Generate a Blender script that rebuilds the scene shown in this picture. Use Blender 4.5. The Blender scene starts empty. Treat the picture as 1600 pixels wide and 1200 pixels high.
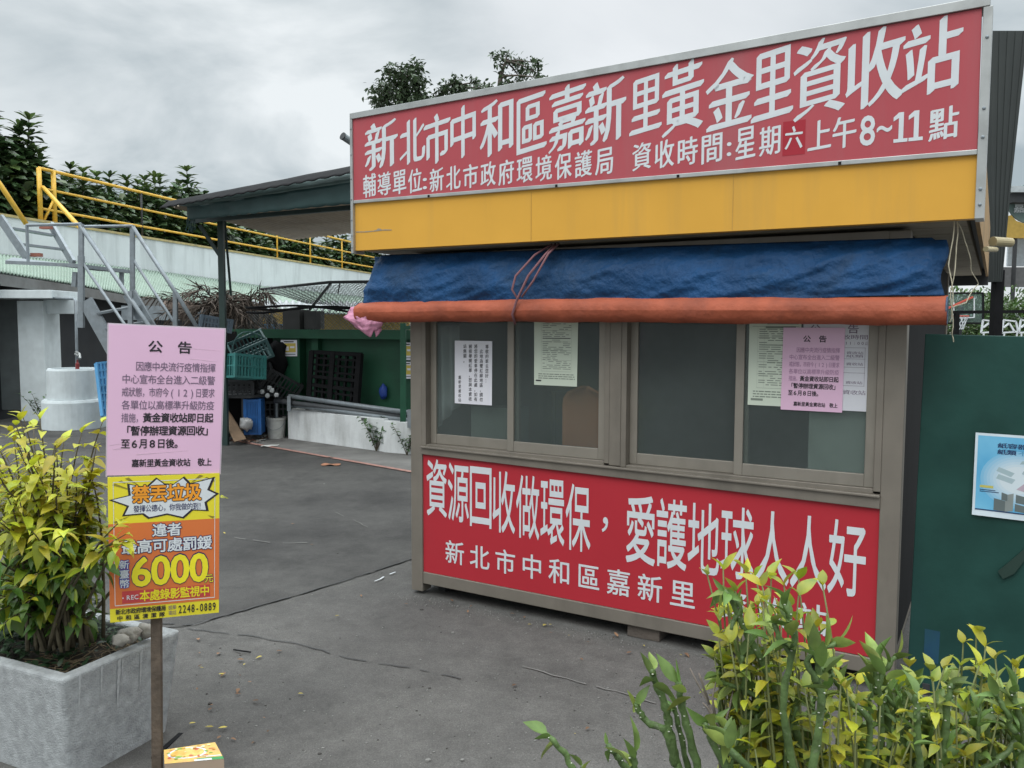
import bpy, math, random
from mathutils import Vector, Matrix, noise
S = bpy.context.scene
COL = S.collection
R = math.radians

# ------------------------------------------------------------------ camera
CAM_H = 1.6; FPX = 1276.0; PITCH = R(4.078); ROLL = R(-0.189)
cd = bpy.data.cameras.new('camera'); cam = bpy.data.objects.new('camera', cd); COL.objects.link(cam)
cd.sensor_fit = 'HORIZONTAL'; cd.sensor_width = 36; cd.lens = 36 * FPX / 1600
cd.clip_start = 0.05; cd.clip_end = 2000
cam.matrix_world = (Matrix.Translation((0, 0, CAM_H)) @ Matrix.Rotation(math.pi / 2 - PITCH, 4, 'X')
                    @ Matrix.Rotation(-ROLL, 4, 'Z'))
S.camera = cam
# ------------------------------------------------------------------ sky and sun
SUN_EL, SUN_AZ = R(50), R(208)          # azimuth measured from +Y towards +X
w = bpy.data.worlds.new("World"); S.world = w; w.use_nodes = True
nt = w.node_tree; N = nt.nodes; N.clear(); LK = nt.links.new
out = N.new('ShaderNodeOutputWorld'); bg = N.new('ShaderNodeBackground'); bg.inputs[1].default_value = 0.1
LK(bg.outputs[0], out.inputs[0])
sky = N.new('ShaderNodeTexSky'); sky.sky_type = 'NISHITA'; sky.sun_disc = False
sky.sun_elevation = SUN_EL; sky.sun_rotation = SUN_AZ
tc = N.new('ShaderNodeTexCoord'); sep = N.new('ShaderNodeSeparateXYZ'); LK(tc.outputs['Generated'], sep.inputs[0])
def wmath(op, a, b=None, clamp=False):
    n = N.new('ShaderNodeMath'); n.operation = op; n.use_clamp = clamp
    for i, x in enumerate((a, b)):
        if x is None: continue
        if isinstance(x, (int, float)): n.inputs[i].default_value = x
        else: LK(x, n.inputs[i])
    return n.outputs[0]
zc = wmath('MAXIMUM', sep.outputs[2], 0.0)
den = wmath('ADD', zc, 0.22)
cmb = N.new('ShaderNodeCombineXYZ')
LK(wmath('DIVIDE', sep.outputs[0], den), cmb.inputs[0]); LK(wmath('DIVIDE', sep.outputs[1], den), cmb.inputs[1])
cmb.inputs[2].default_value = 3.7
n1 = N.new('ShaderNodeTexNoise'); n1.inputs['Scale'].default_value = 1.5; n1.inputs['Detail'].default_value = 7
n1.inputs['Roughness'].default_value = 0.52; n1.inputs['Distortion'].default_value = 0.35
LK(cmb.outputs[0], n1.inputs['Vector'])
rampw = N.new('ShaderNodeValToRGB'); LK(n1.outputs['Fac'], rampw.inputs[0])
e = rampw.color_ramp.elements
e[0].position = 0.36; e[0].color = (0.45, 0.53, 0.57, 1)
e[1].position = 0.63; e[1].color = (0.98, 1.03, 1.05, 1)
# brighter cloud where the hidden sun stands
sd = Vector((math.sin(R(10)) * math.cos(R(24)), math.cos(R(10)) * math.cos(R(24)), math.sin(R(24))))
dp = N.new('ShaderNodeVectorMath'); dp.operation = 'DOT_PRODUCT'; LK(tc.outputs['Generated'], dp.inputs[0]); dp.inputs[1].default_value = sd
glow = N.new('ShaderNodeMapRange'); glow.inputs[1].default_value = 0.955; glow.inputs[2].default_value = 1.0
glow.inputs[3].default_value = 0.0; glow.inputs[4].default_value = 1.0; glow.interpolation_type = 'SMOOTHSTEP'
LK(dp.outputs['Value'], glow.inputs[0])
mg = N.new('ShaderNodeMix'); mg.data_type = 'RGBA'; LK(wmath('MULTIPLY', glow.outputs[0], 0.8), mg.inputs[0])
LK(rampw.outputs[0], mg.inputs[6]); mg.inputs[7].default_value = (1.0, 1.03, 1.06, 1)
# an overcast dome is brighter overhead
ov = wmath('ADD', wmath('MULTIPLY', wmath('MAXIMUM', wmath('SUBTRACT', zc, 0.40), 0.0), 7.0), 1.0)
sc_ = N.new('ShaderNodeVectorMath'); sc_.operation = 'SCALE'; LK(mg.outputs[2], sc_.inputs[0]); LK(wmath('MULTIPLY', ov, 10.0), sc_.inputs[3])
mx = N.new('ShaderNodeMix'); mx.data_type = 'RGBA'; mx.inputs[0].default_value = 0.93
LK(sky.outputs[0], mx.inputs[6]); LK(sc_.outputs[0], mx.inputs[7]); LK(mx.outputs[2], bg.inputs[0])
sl = bpy.data.lights.new('sun', 'SUN'); sl.energy = 0.85; sl.angle = R(28); sl.color = (1, 0.97, 0.92)
so = bpy.data.objects.new('sun', sl); COL.objects.link(so)
so.rotation_euler = (math.pi / 2 - SUN_EL, 0, math.pi - SUN_AZ); so.location = (0, 0, 30)
S.view_settings.view_transform = 'Standard'; S.view_settings.look = 'None'
S.view_settings.exposure = -0.12; S.view_settings.gamma = 1.0; S.view_settings.use_curve_mapping = False

GZ = -0.05                             # ground level
# ------------------------------------------------------------------ helpers
def ray(x, y):
    X, Y = x - 800, -(y - 600); c, s = math.cos(ROLL), math.sin(ROLL)
    a, b = (X * c + Y * s) / FPX, (-X * s + Y * c) / FPX
    c, s = math.cos(PITCH), math.sin(PITCH)
    return Vector((a, c + b * s, -s + b * c))
def at(x, y, Y):
    r = ray(x, y); return Vector((0, 0, CAM_H)) + r * (Y / r.y)
def gnd(x, y, z=GZ):
    r = ray(x, y); return Vector((0, 0, CAM_H)) + r * ((z - CAM_H) / r.z)
def V(*a): return Vector(a)
def lerp(a, b, t): return a + (b - a) * t
def bez(p0, p1, p2, n):
    return [p0 * (1 - t) ** 2 + p1 * 2 * t * (1 - t) + p2 * t * t for t in [i / n for i in range(n + 1)]]

MATS = {}
def mat(name, col, rough=0.6, metal=0.0, var=0.12, vscale=6.0, col2=None, dirt=0.0, dscale=2.0, dcol=(0.03, 0.028, 0.025),
        bump=0.0, bscale=40.0, island=0.0, transl=0.0, spec=0.5, coat=0.0, streak=0.0, hue=0.0, wave=None, dpos=0.5):
    if name in MATS: return MATS[name]
    m = bpy.data.materials.new(name); m.use_nodes = True; MATS[name] = m
    t = m.node_tree; n = t.nodes; L = t.links.new
    b = n['Principled BSDF']; b.inputs['Roughness'].default_value = rough; b.inputs['Metallic'].default_value = metal
    b.inputs['Specular IOR Level'].default_value = spec; b.inputs['Coat Weight'].default_value = coat
    c = n.new('ShaderNodeTexCoord'); co = c.outputs['Object']
    nz = n.new('ShaderNodeTexNoise'); nz.inputs['Scale'].default_value = vscale; nz.inputs['Detail'].default_value = 6
    L(co, nz.inputs['Vector'])
    mixc = n.new('ShaderNodeMix'); mixc.data_type = 'RGBA'
    rp = n.new('ShaderNodeMapRange'); rp.inputs[1].default_value = 0.3; rp.inputs[2].default_value = 0.7
    L(nz.outputs['Fac'], rp.inputs[0]); L(rp.outputs[0], mixc.inputs[0])
    c2 = col2 or tuple(min(1, x * (1 + var)) for x in col)
    c1 = col if col2 else tuple(x * (1 - var) for x in col)
    mixc.inputs[6].default_value = (*c1, 1); mixc.inputs[7].default_value = (*c2, 1)
    cur = mixc.outputs[2]
    if island or hue:
        g = n.new('ShaderNodeNewGeometry'); hs = n.new('ShaderNodeHueSaturation')
        a = n.new('ShaderNodeMapRange'); a.inputs[3].default_value = 1 - island; a.inputs[4].default_value = 1 + island
        L(g.outputs['Random Per Island'], a.inputs[0]); L(a.outputs[0], hs.inputs['Value'])
        a2 = n.new('ShaderNodeMapRange'); a2.inputs[3].default_value = 0.5 - hue; a2.inputs[4].default_value = 0.5 + hue
        L(g.outputs['Random Per Island'], a2.inputs[0]); L(a2.outputs[0], hs.inputs['Hue'])
        L(cur, hs.inputs['Color']); cur = hs.outputs[0]
    if dirt:
        mp = n.new('ShaderNodeMapping'); L(co, mp.inputs[0])
        if streak: mp.inputs['Scale'].default_value = (1, 1, 1 - streak)
        dn = n.new('ShaderNodeTexNoise'); dn.inputs['Scale'].default_value = dscale; dn.inputs['Detail'].default_value = 9
        dn.inputs['Roughness'].default_value = 0.62; L(mp.outputs[0], dn.inputs['Vector'])
        dr = n.new('ShaderNodeMapRange'); dr.inputs[1].default_value = dpos; dr.inputs[2].default_value = dpos + 0.22; dr.inputs[4].default_value = dirt
        L(dn.outputs['Fac'], dr.inputs[0])
        dm = n.new('ShaderNodeMix'); dm.data_type = 'RGBA'; L(dr.outputs[0], dm.inputs[0]); L(cur, dm.inputs[6]); dm.inputs[7].default_value = (*dcol, 1)
        cur = dm.outputs[2]
    L(cur, b.inputs['Base Color'])
    if bump:
        bn = n.new('ShaderNodeTexNoise'); bn.inputs['Scale'].default_value = bscale; bn.inputs['Detail'].default_value = 5
        L(co, bn.inputs['Vector'])
        bp = n.new('ShaderNodeBump'); bp.inputs['Strength'].default_value = bump; bp.inputs['Distance'].default_value = 0.02
        L(bn.outputs['Fac'], bp.inputs['Height']); L(bp.outputs[0], b.inputs['Normal'])
    if transl:
        tr = n.new('ShaderNodeBsdfTranslucent'); L(cur, tr.inputs[0])
        ms = n.new('ShaderNodeMixShader'); ms.inputs[0].default_value = transl
        L(b.outputs[0], ms.inputs[1]); L(tr.outputs[0], ms.inputs[2]); L(ms.outputs[0], n['Material Output'].inputs[0])
    return m

class MB:
    def __init__(s): s.v = []; s.f = []; s.m = []; s.X = None
    def add(s, vs, fs, mi=0):
        o = len(s.v)
        for p in vs:
            p = Vector(p); s.v.append(s.X @ p if s.X else p)
        for f in fs: s.f.append([o + i for i in f]); s.m.append(mi)
    def box(s, a, b, mi=0):            # opposite corners
        x0, x1 = sorted((a[0], b[0])); y0, y1 = sorted((a[1], b[1])); z0, z1 = sorted((a[2], b[2]))
        s.add([(x0, y0, z0), (x1, y0, z0), (x1, y1, z0), (x0, y1, z0), (x0, y0, z1), (x1, y0, z1), (x1, y1, z1), (x0, y1, z1)],
              [(3, 2, 1, 0), (4, 5, 6, 7), (0, 1, 5, 4), (1, 2, 6, 5), (2, 3, 7, 6), (3, 0, 4, 7)], mi)
    def bar(s, p, q, w, h=None, up=(0, 0, 1), mi=0):
        p, q = Vector(p), Vector(q); h = h or w; d = (q - p).normalized(); u = Vector(up)
        if abs(d.dot(u)) > 0.98: u = V(0, 1, 0)
        sd = d.cross(u).normalized(); u = sd.cross(d); a, b = sd * w / 2, u * h / 2
        s.add([p - a - b, p + a - b, p + a + b, p - a + b, q - a - b, q + a - b, q + a + b, q - a + b],
              [(3, 2, 1, 0), (4, 5, 6, 7), (0, 1, 5, 4), (1, 2, 6, 5), (2, 3, 7, 6), (3, 0, 4, 7)], mi)
    def tube(s, pts, r, n=8, mi=0, cap=True):
        pts = [Vector(p) for p in pts]; k = len(pts); rs = r if isinstance(r, (list, tuple)) else [r] * k
        vs = []; fs = []; a = None
        for i, p in enumerate(pts):
            d = (pts[min(i + 1, k - 1)] - pts[max(i - 1, 0)]).normalized()
            if a is None: a = d.orthogonal().normalized()
            else:
                a = a - d * a.dot(d)
                a = a.normalized() if a.length > 1e-6 else d.orthogonal().normalized()
            b = d.cross(a)
            for j in range(n):
                t = 2 * math.pi * j / n; vs.append(p + (a * math.cos(t) + b * math.sin(t)) * rs[i])
        for i in range(k - 1):
            for j in range(n):
                j2 = (j + 1) % n; fs.append((i * n + j, i * n + j2, (i + 1) * n + j2, (i + 1) * n + j))
        if cap: fs.append(tuple(range(n - 1, -1, -1))); fs.append(tuple((k - 1) * n + j for j in range(n)))
        s.add(vs, fs, mi)
    def lathe(s, c, prof, n=24, mi=0):   # prof: (r, z)
        c = Vector(c); vs = []; fs = []
        for r, z in prof:
            for j in range(n):
                t = 2 * math.pi * j / n; vs.append(c + V(r * math.cos(t), r * math.sin(t), z))
        for i in range(len(prof) - 1):
            for j in range(n):
                j2 = (j + 1) % n; fs.append((i * n + j, i * n + j2, (i + 1) * n + j2, (i + 1) * n + j))
        s.add(vs, fs, mi)
    def poly(s, pts, mi=0): s.add(pts, [tuple(range(len(pts)))], mi)
    def prism(s, pts, vec, mi=0):
        n = len(pts); pts = [Vector(p) for p in pts]; vec = Vector(vec)
        s.add(pts + [p + vec for p in pts], [tuple(range(n - 1, -1, -1)), tuple(range(n, 2 * n))] +
              [(i, (i + 1) % n, n + (i + 1) % n, n + i) for i in range(n)], mi)
    def grid(s, fn, nu, nv, mi=0):
        vs = [fn(i / nu, j / nv) for j in range(nv + 1) for i in range(nu + 1)]
        s.add(vs, [(j * (nu + 1) + i, j * (nu + 1) + i + 1, (j + 1) * (nu + 1) + i + 1, (j + 1) * (nu + 1) + i)
                   for j in range(nv) for i in range(nu)], mi)
    def blob(s, c, r, seed=0, n=8, amp=0.25, mi=0):
        c = Vector(c); r = Vector(r) if not isinstance(r, (int, float)) else V(r, r, r)
        vs = []; fs = []; m = n // 2 + 1
        for i in range(m + 1):
            th = math.pi * i / m
            for j in range(n):
                ph = 2 * math.pi * j / n; d = V(math.sin(th) * math.cos(ph), math.sin(th) * math.sin(ph), math.cos(th))
                k = 1 + amp * noise.noise(d * 1.7 + V(seed * 7.3, seed, 0)); vs.append(c + V(d.x * r.x, d.y * r.y, d.z * r.z) * k)
        for i in range(m):
            for j in range(n):
                j2 = (j + 1) % n; fs.append((i * n + j, (i + 1) * n + j, (i + 1) * n + j2, i * n + j2))
        s.add(vs, fs, mi)
    def leaf(s, p, d, up, L, W, droop=0.3, fold=0.25, mi=0, prof=((0.0, 0.14), (0.3, 0.95), (0.65, 0.8), (1.0, 0.03))):
        d = Vector(d).normalized(); up = Vector(up); sd = d.cross(up)
        if sd.length < 1e-4: sd = d.orthogonal()
        sd.normalize(); nn = sd.cross(d).normalized(); p = Vector(p); vs = []
        for t, wd in prof:
            c = p + d * (L * t) - nn * (L * droop * t * t); h = W * 0.5 * wd
            vs += [c - sd * h + nn * (h * fold), c, c + sd * h + nn * (h * fold)]
        fs = []
        for i in range(len(prof) - 1):
            a = 3 * i; fs += [(a, a + 1, a + 4, a + 3), (a + 1, a + 2, a + 5, a + 4)]
        s.add(vs, fs, mi)
    def build(s, name, mats, parent=None, smooth=False, bevel=0.0, label=None, cat=None, group=None, kind=None, solid=0.0, subd=0):
        if not isinstance(mats, (list, tuple)): mats = [mats]
        if parent is not None: o0 = ORG[parent.name]
        else:
            k = len(s.v); o0 = V(sum(p.x for p in s.v) / k, sum(p.y for p in s.v) / k, min(p.z for p in s.v))
        me = bpy.data.meshes.new(name); me.from_pydata([tuple(p - o0) for p in s.v], [], s.f)
        for m in mats: me.materials.append(m)
        if len(mats) > 1: me.polygons.foreach_set('material_index', s.m)
        if smooth: me.polygons.foreach_set('use_smooth', [True] * len(s.f))
        me.update()
        o = bpy.data.objects.new(name, me); COL.objects.link(o)
        if parent is not None: o.parent = parent
        else: o.location = o0
        ORG[o.name] = o0
        if solid: md = o.modifiers.new('thick', 'SOLIDIFY'); md.thickness = solid; md.offset = 0
        if bevel: md = o.modifiers.new('bevel', 'BEVEL'); md.width = bevel; md.segments = 2; md.limit_method = 'ANGLE'
        if subd: md = o.modifiers.new('sub', 'SUBSURF'); md.levels = subd; md.render_levels = subd
        tag(o, label, cat, group, kind); return o
ORG = {}
def tag(o, label=None, cat=None, group=None, kind=None):
    if label: o['label'] = label
    if cat: o['category'] = cat
    if group: o['group'] = group
    if kind: o['kind'] = kind
def thing(name, label, cat, loc, group=None):
    o = bpy.data.objects.new(name, None); COL.objects.link(o); o.location = loc; o.empty_display_size = 0.1
    ORG[o.name] = Vector(loc); tag(o, label, cat, group); return o
def copy_tree(o, parent=None, loc=None, rz=None, sc=None, label=None, group=None):
    c = o.copy(); COL.objects.link(c); ORG[c.name] = ORG[o.name]
    if parent is not None: c.parent = parent
    if loc is not None: c.location = loc
    if rz is not None: c.rotation_euler = (0, 0, rz)
    if sc is not None: c.scale = sc if isinstance(sc, (tuple, list)) else (sc, sc, sc)
    if label: c['label'] = label
    if group: c['group'] = group
    for ch in list(o.children): copy_tree(ch, c)
    return c

# ---- writing: every glyph is a real flat mesh laid on its board
class Surf:                            # bilinear patch: corners bottom-left, bottom-right, top-left, top-right
    def __init__(s, bl, br, tl, tr):
        s.bl, s.br, s.tl, s.tr = map(Vector, (bl, br, tl, tr))
        s.n = (s.br - s.bl).cross(s.tl - s.bl).normalized()
    def pt(s, a, b, off=0.0):
        return lerp(lerp(s.bl, s.br, a), lerp(s.tl, s.tr, a), b) + s.n * off
GL = {}
def glyph(ch, offset=0.0):
    k = (ch, offset)
    if k not in GL:
        c = bpy.data.curves.new('lettering', 'FONT'); c.body = ch; c.offset = offset; c.resolution_u = 3
        o = bpy.data.objects.new('lettering', c); me = o.to_mesh()
        GL[k] = ([v.co.copy() for v in me.vertices], [tuple(p.vertices) for p in me.polygons])
        o.to_mesh_clear(); bpy.data.objects.remove(o); bpy.data.curves.remove(c)
    return GL[k]
EMX, EMZ = (0.03, 0.95), (-0.11, 0.83)
def put_char(mb, sf, ch, a0, a1, b0, b1, bold=0.0, off=0.001, fit=False, nib=None, rise=0.0, mi=0):
    if ch in ' \u3000': return
    if bold > 0:                       # weight by a round pen, so no face of a glyph overlaps another in one plane
        if nib is None: nib = dil(bold * 0.9, None, 6)
        bold = 0.0
    vs, fs = glyph(ch, bold)
    if not vs: return
    x0, x1 = EMX; y0, y1 = EMZ
    if fit:
        x0 = min(v.x for v in vs); x1 = max(v.x for v in vs); y0 = min(v.y for v in vs); y1 = max(v.y for v in vs)
    elif ord(ch) < 128:                # latin keeps its own width, centred in its cell
        g0 = min(v.x for v in vs); g1 = max(v.x for v in vs); c = (g0 + g1) / 2; x0, x1 = c - 0.36, c + 0.36; y0, y1 = -0.1, 0.8
    for i, (nx, ny) in enumerate(nib or [(0, 0)]):
        pts = []
        for v in vs:
            a = (v.x - x0) / (x1 - x0); b = (v.y - y0) / (y1 - y0) + rise * ((v.x - x0) / (x1 - x0) - 0.5)
            pts.append(sf.pt(lerp(a0, a1, a + nx), lerp(b0, b1, b + ny), off + 0.00005 * i))
        mb.add(pts, fs, mi)
def put_row(mb, sf, text, a0, a1, b0, b1, gap=0.04, **kw):   # equal cells from a0 to a1
    n = len(text); cw = (a1 - a0) / n
    for i, ch in enumerate(text):
        put_char(mb, sf, ch, a0 + cw * (i + gap / 2), a0 + cw * (i + 1 - gap / 2), b0, b1, **kw)
def rect_on(mb, sf, a0, a1, b0, b1, off=0.001, mi=0):
    mb.poly([sf.pt(a0, b0, off), sf.pt(a1, b0, off), sf.pt(a1, b1, off), sf.pt(a0, b1, off)], mi)
def board(sf, thick, mb=None, mi=0):
    mb = mb or MB(); n = sf.n * -thick
    mb.prism([sf.bl, sf.br, sf.tr, sf.tl], n, mi); return mb
def dil(r, q=None, n=8):               # a round pen: copies of the glyph shifted round a small circle
    q = q or r; return [(0, 0)] + [(r * math.cos(2 * math.pi * i / n), q * math.sin(2 * math.pi * i / n)) for i in range(n)]
# ------------------------------------------------------------------ materials
def asphalt(name, c0, c1, patch, seed):
    m = bpy.data.materials.new(name); m.use_nodes = True; MATS[name] = m; t = m.node_tree; n = t.nodes; L = t.links.new; b = n['Principled BSDF']
    g = n.new('ShaderNodeNewGeometry'); mp = n.new('ShaderNodeMapping'); mp.inputs['Location'].default_value = (seed, seed * 2, 0); L(g.outputs['Position'], mp.inputs[0]); co = mp.outputs[0]
    def nz(sc, det, ro, a, z, lo, hi):
        x = n.new('ShaderNodeTexNoise'); x.inputs['Scale'].default_value = sc; x.inputs['Detail'].default_value = det; x.inputs['Roughness'].default_value = ro; L(co, x.inputs['Vector'])
        r = n.new('ShaderNodeMapRange'); r.inputs[1].default_value = a; r.inputs[2].default_value = z; r.inputs[3].default_value = lo; r.inputs[4].default_value = hi; L(x.outputs['Fac'], r.inputs[0]); return r.outputs[0], x
    def mul(a, b_):
        x = n.new('ShaderNodeMath'); x.operation = 'MULTIPLY'; L(a, x.inputs[0]); L(b_, x.inputs[1]); return x.outputs[0]
    big, _ = nz(0.7, 6, 0.6, 0.35, 0.65, 0.0, 1.0)
    mc = n.new('ShaderNodeMix'); mc.data_type = 'RGBA'; L(big, mc.inputs[0]); mc.inputs[6].default_value = (*c0, 1); mc.inputs[7].default_value = (*c1, 1)
    fine, fx = nz(190, 3, 0.7, 0.25, 0.75, 0.55, 1.5); mid, _ = nz(9, 8, 0.7, 0.3, 0.7, 0.78, 1.2); scuff, _ = nz(1.9, 10, 0.74, 0.50, 0.68, 1.0, patch)
    vo = n.new('ShaderNodeTexVoronoi'); vo.inputs['Scale'].default_value = 70; L(co, vo.inputs['Vector'])
    vr = n.new('ShaderNodeMapRange'); vr.inputs[1].default_value = 0.06; vr.inputs[2].default_value = 0.16; vr.inputs[3].default_value = 1.9; vr.inputs[4].default_value = 1.0; L(vo.outputs['Distance'], vr.inputs[0])
    sc = n.new('ShaderNodeVectorMath'); sc.operation = 'SCALE'; L(mc.outputs[2], sc.inputs[0]); L(mul(mul(fine, mid), mul(scuff, vr.outputs[0])), sc.inputs[3]); L(sc.outputs[0], b.inputs['Base Color'])
    b.inputs['Roughness'].default_value = 0.88; bp = n.new('ShaderNodeBump'); bp.inputs['Strength'].default_value = 0.5; bp.inputs['Distance'].default_value = 0.006; L(fx.outputs['Fac'], bp.inputs['Height']); L(bp.outputs[0], b.inputs['Normal']); return m
M_asph = asphalt('asphalt', (0.074, 0.0705, 0.066), (0.112, 0.107, 0.099), 0.78, 3.0)
M_patch = asphalt('asphalt_old', (0.036, 0.034, 0.032), (0.072, 0.069, 0.064), 0.6, 11.0)
M_apron = mat('concrete_apron', (0.17, 0.165, 0.155), 0.9, var=0.2, vscale=3, dirt=0.6, dscale=2.5, dcol=(0.07, 0.068, 0.062), bump=0.4, bscale=60)
M_seam = mat('seam_tar', (0.05, 0.05, 0.05), 0.8, bump=0.4)
M_dust = mat('dust', (0.2, 0.195, 0.185), 0.95, var=0.2, vscale=12)
M_redline = mat('line_paint', (0.36, 0.19, 0.155), 0.8, var=0.2, vscale=20, dirt=0.8, dscale=14, dcol=(0.14, 0.1, 0.09), dpos=0.48)
M_frame = mat('bronze_aluminium', (0.205, 0.18, 0.15), 0.5, metal=0.25, var=0.07, vscale=9, dirt=0.35, dscale=5, dcol=(0.09, 0.08, 0.065), streak=0.7)
M_frame2 = mat('bronze_sash', (0.25, 0.225, 0.19), 0.45, metal=0.25, var=0.06, vscale=9, dirt=0.25, dscale=8, dcol=(0.1, 0.09, 0.07), streak=0.7)
M_silver = mat('aluminium', (0.42, 0.43, 0.42), 0.4, metal=0.55, var=0.1, vscale=8, dirt=0.45, dscale=6, dcol=(0.2, 0.2, 0.19))
M_steel = mat('galvanised', (0.24, 0.27, 0.29), 0.5, metal=0.4, var=0.12, vscale=14, dirt=0.3, dscale=8, dcol=(0.12, 0.11, 0.1))
M_dark = mat('dark_steel', (0.03, 0.032, 0.034), 0.6, var=0.2, dirt=0.3, dcol=(0.06, 0.05, 0.04))
M_black = mat('black', (0.010, 0.010, 0.011), 0.8, var=0.2, spec=0.15)
M_interior = mat('interior', (0.3, 0.31, 0.3), 0.8)
M_signred = mat('faded_red_vinyl', (0.42, 0.078, 0.092), 0.45, var=0.05, vscale=3, dirt=0.6, dscale=4.5, dcol=(0.37, 0.12, 0.13), streak=0.88, spec=0.2)
M_liuRed = mat('fresh_red_patch', (0.36, 0.028, 0.042), 0.4, var=0.04, spec=0.2)
M_signwhite = mat('sign_white', (0.62, 0.65, 0.67), 0.45, var=0.04, vscale=10, dirt=0.15, dscale=8, dcol=(0.5, 0.5, 0.5))
M_yellow = mat('yellow_panel', (0.68, 0.36, 0.055), 0.45, var=0.04, vscale=3, dirt=0.65, dscale=4.5, dcol=(0.52, 0.30, 0.075), streak=0.92, bump=0.08, bscale=4, spec=0.2)
M_panelred = mat('red_vinyl', (0.42, 0.03, 0.042), 0.35, var=0.03, vscale=3, dirt=0.15, dscale=5, dcol=(0.36, 0.04, 0.05), spec=0.2)
M_blue = mat('blue_tarp', (0.007, 0.050, 0.138), 0.6, spec=0.25, var=0.25, vscale=5, dirt=0.75, dscale=2.6, dcol=(0.014, 0.028, 0.045), bump=0.5, bscale=45, dpos=0.5)
M_orange = mat('orange_tarp', (0.35, 0.09, 0.048), 0.6, var=0.16, vscale=7, dirt=0.65, dscale=5, dcol=(0.2, 0.06, 0.04), bump=0.3, bscale=30, spec=0.2)
M_pink = mat('pink_plastic', (0.78, 0.36, 0.52), 0.35, var=0.08, bump=0.4, bscale=20, transl=0.3)
M_cord = mat('cord', (0.42, 0.38, 0.28), 0.9)
M_rope = mat('old_rope', (0.2, 0.09, 0.1), 0.9)
M_pinkpaper = mat('pink_paper', (0.72, 0.46, 0.62), 0.35, var=0.02, vscale=4, coat=0.25)
M_paper = mat('white_paper', (0.74, 0.73, 0.78), 0.6, var=0.02)
M_form = mat('form_paper', (0.58, 0.64, 0.53), 0.5, var=0.03)
M_form2 = mat('grey_paper', (0.62, 0.62, 0.66), 0.5, var=0.03)
M_ink = mat('ink', (0.018, 0.014, 0.02), 0.6, var=0.02)
M_inkgrey = mat('grey_ink', (0.16, 0.11, 0.17), 0.6, var=0.02)
M_formink = mat('form_ink', (0.20, 0.23, 0.19), 0.6, var=0.02)
M_white = mat('white_wall', (0.66, 0.70, 0.71), 0.85, var=0.06, vscale=1.2, dirt=0.7, dscale=2.2, dcol=(0.40, 0.43, 0.43), streak=0.85, bump=0.2, bscale=20)
M_lowwall = mat('low_wall_paint', (0.70, 0.72, 0.72), 0.85, var=0.08, vscale=3, dirt=0.5, dscale=3.5, dcol=(0.25, 0.25, 0.23), streak=0.75, bump=0.3, bscale=25)
M_greenpanel = mat('green_panel', (0.018, 0.060, 0.050), 0.42, var=0.2, vscale=3.5, dirt=0.5, dscale=2.0, dcol=(0.02, 0.06, 0.06), streak=0.8, bump=0.25, bscale=5, spec=0.2)
M_greenwall = mat('green_wall', (0.008, 0.072, 0.034), 0.6, var=0.15, vscale=4, dirt=0.5, dscale=3, dcol=(0.006, 0.03, 0.018))
M_greenroof = mat('pale_green_roof', (0.25, 0.33, 0.27), 0.55, var=0.1, vscale=4, dirt=0.5, dscale=3, dcol=(0.16, 0.2, 0.15))
M_ypipe = mat('yellow_pipe', (0.72, 0.43, 0.05), 0.45, var=0.1, vscale=10, dirt=0.3, dscale=12, dcol=(0.35, 0.2, 0.06))
def glass_mat(name, tint, dif, fac, rough):
    m = bpy.data.materials.new(name); m.use_nodes = True; MATS[name] = m
    t = m.node_tree; n = t.nodes; L = t.links.new; b = n['Principled BSDF']; b.inputs['Specular IOR Level'].default_value = 0.7
    c = n.new('ShaderNodeTexCoord'); nz = n.new('ShaderNodeTexNoise'); nz.inputs['Scale'].default_value = 2.5; nz.inputs['Detail'].default_value = 4
    L(c.outputs['Object'], nz.inputs['Vector'])
    mc = n.new('ShaderNodeMix'); mc.data_type = 'RGBA'; L(nz.outputs['Fac'], mc.inputs[0])
    mc.inputs[6].default_value = (*[x * 0.7 for x in dif], 1); mc.inputs[7].default_value = (*[x * 1.3 for x in dif], 1)
    L(mc.outputs[2], b.inputs['Base Color']); b.inputs['Roughness'].default_value = rough
    tr = n.new('ShaderNodeBsdfTransparent'); tr.inputs[0].default_value = (*tint, 1)
    ms = n.new('ShaderNodeMixShader'); ms.inputs[0].default_value = fac
    L(b.outputs[0], ms.inputs[1]); L(tr.outputs[0], ms.inputs[2]); L(ms.outputs[0], n['Material Output'].inputs[0]); return m
M_glass = glass_mat('frosted_glass', (0.9, 0.95, 0.93), (0.13, 0.15, 0.147), 0.70, 0.12)

# ------------------------------------------------------------------ ground
g = MB()
# one sheet to the horizon, finer near the camera
g.grid(lambda a, b: V((a - 0.5) * 900, -20 + b * 900, GZ), 30, 30)
ground = g.build('ground', M_asph, kind='structure')
def sheet(name, pts, m, dz, kind='structure', label=None):
    b = MB(); b.poly([V(p.x, p.y, GZ + dz) for p in pts]); return b.build(name, m, kind=kind, label=label)
def ragged(pts, amp, n=10, seed=1):
    rnd = random.Random(seed); o = []
    for i in range(len(pts)):
        p, q = pts[i], pts[(i + 1) % len(pts)]
        for k in range(n):
            t = k / n; s = lerp(p, q, t); o.append(s + V(rnd.uniform(-amp, amp), rnd.uniform(-amp, amp), 0))
    return o
lineA, lineB = gnd(330, 683), gnd(645, 739)
ld = (lineB - lineA).normalized()
# older, darker resurfacing in the yard beyond the seam
pa = [gnd(-600, 1010), gnd(285, 981), gnd(455, 934), gnd(640, 876), gnd(660, 870), lineB + ld * 6, lineB - V(0, 0, 0), lineA, lineA - ld * 9]
sheet('asphalt_patch', ragged(pa, 0.012, 14, 3), M_patch, 0.004)
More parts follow.
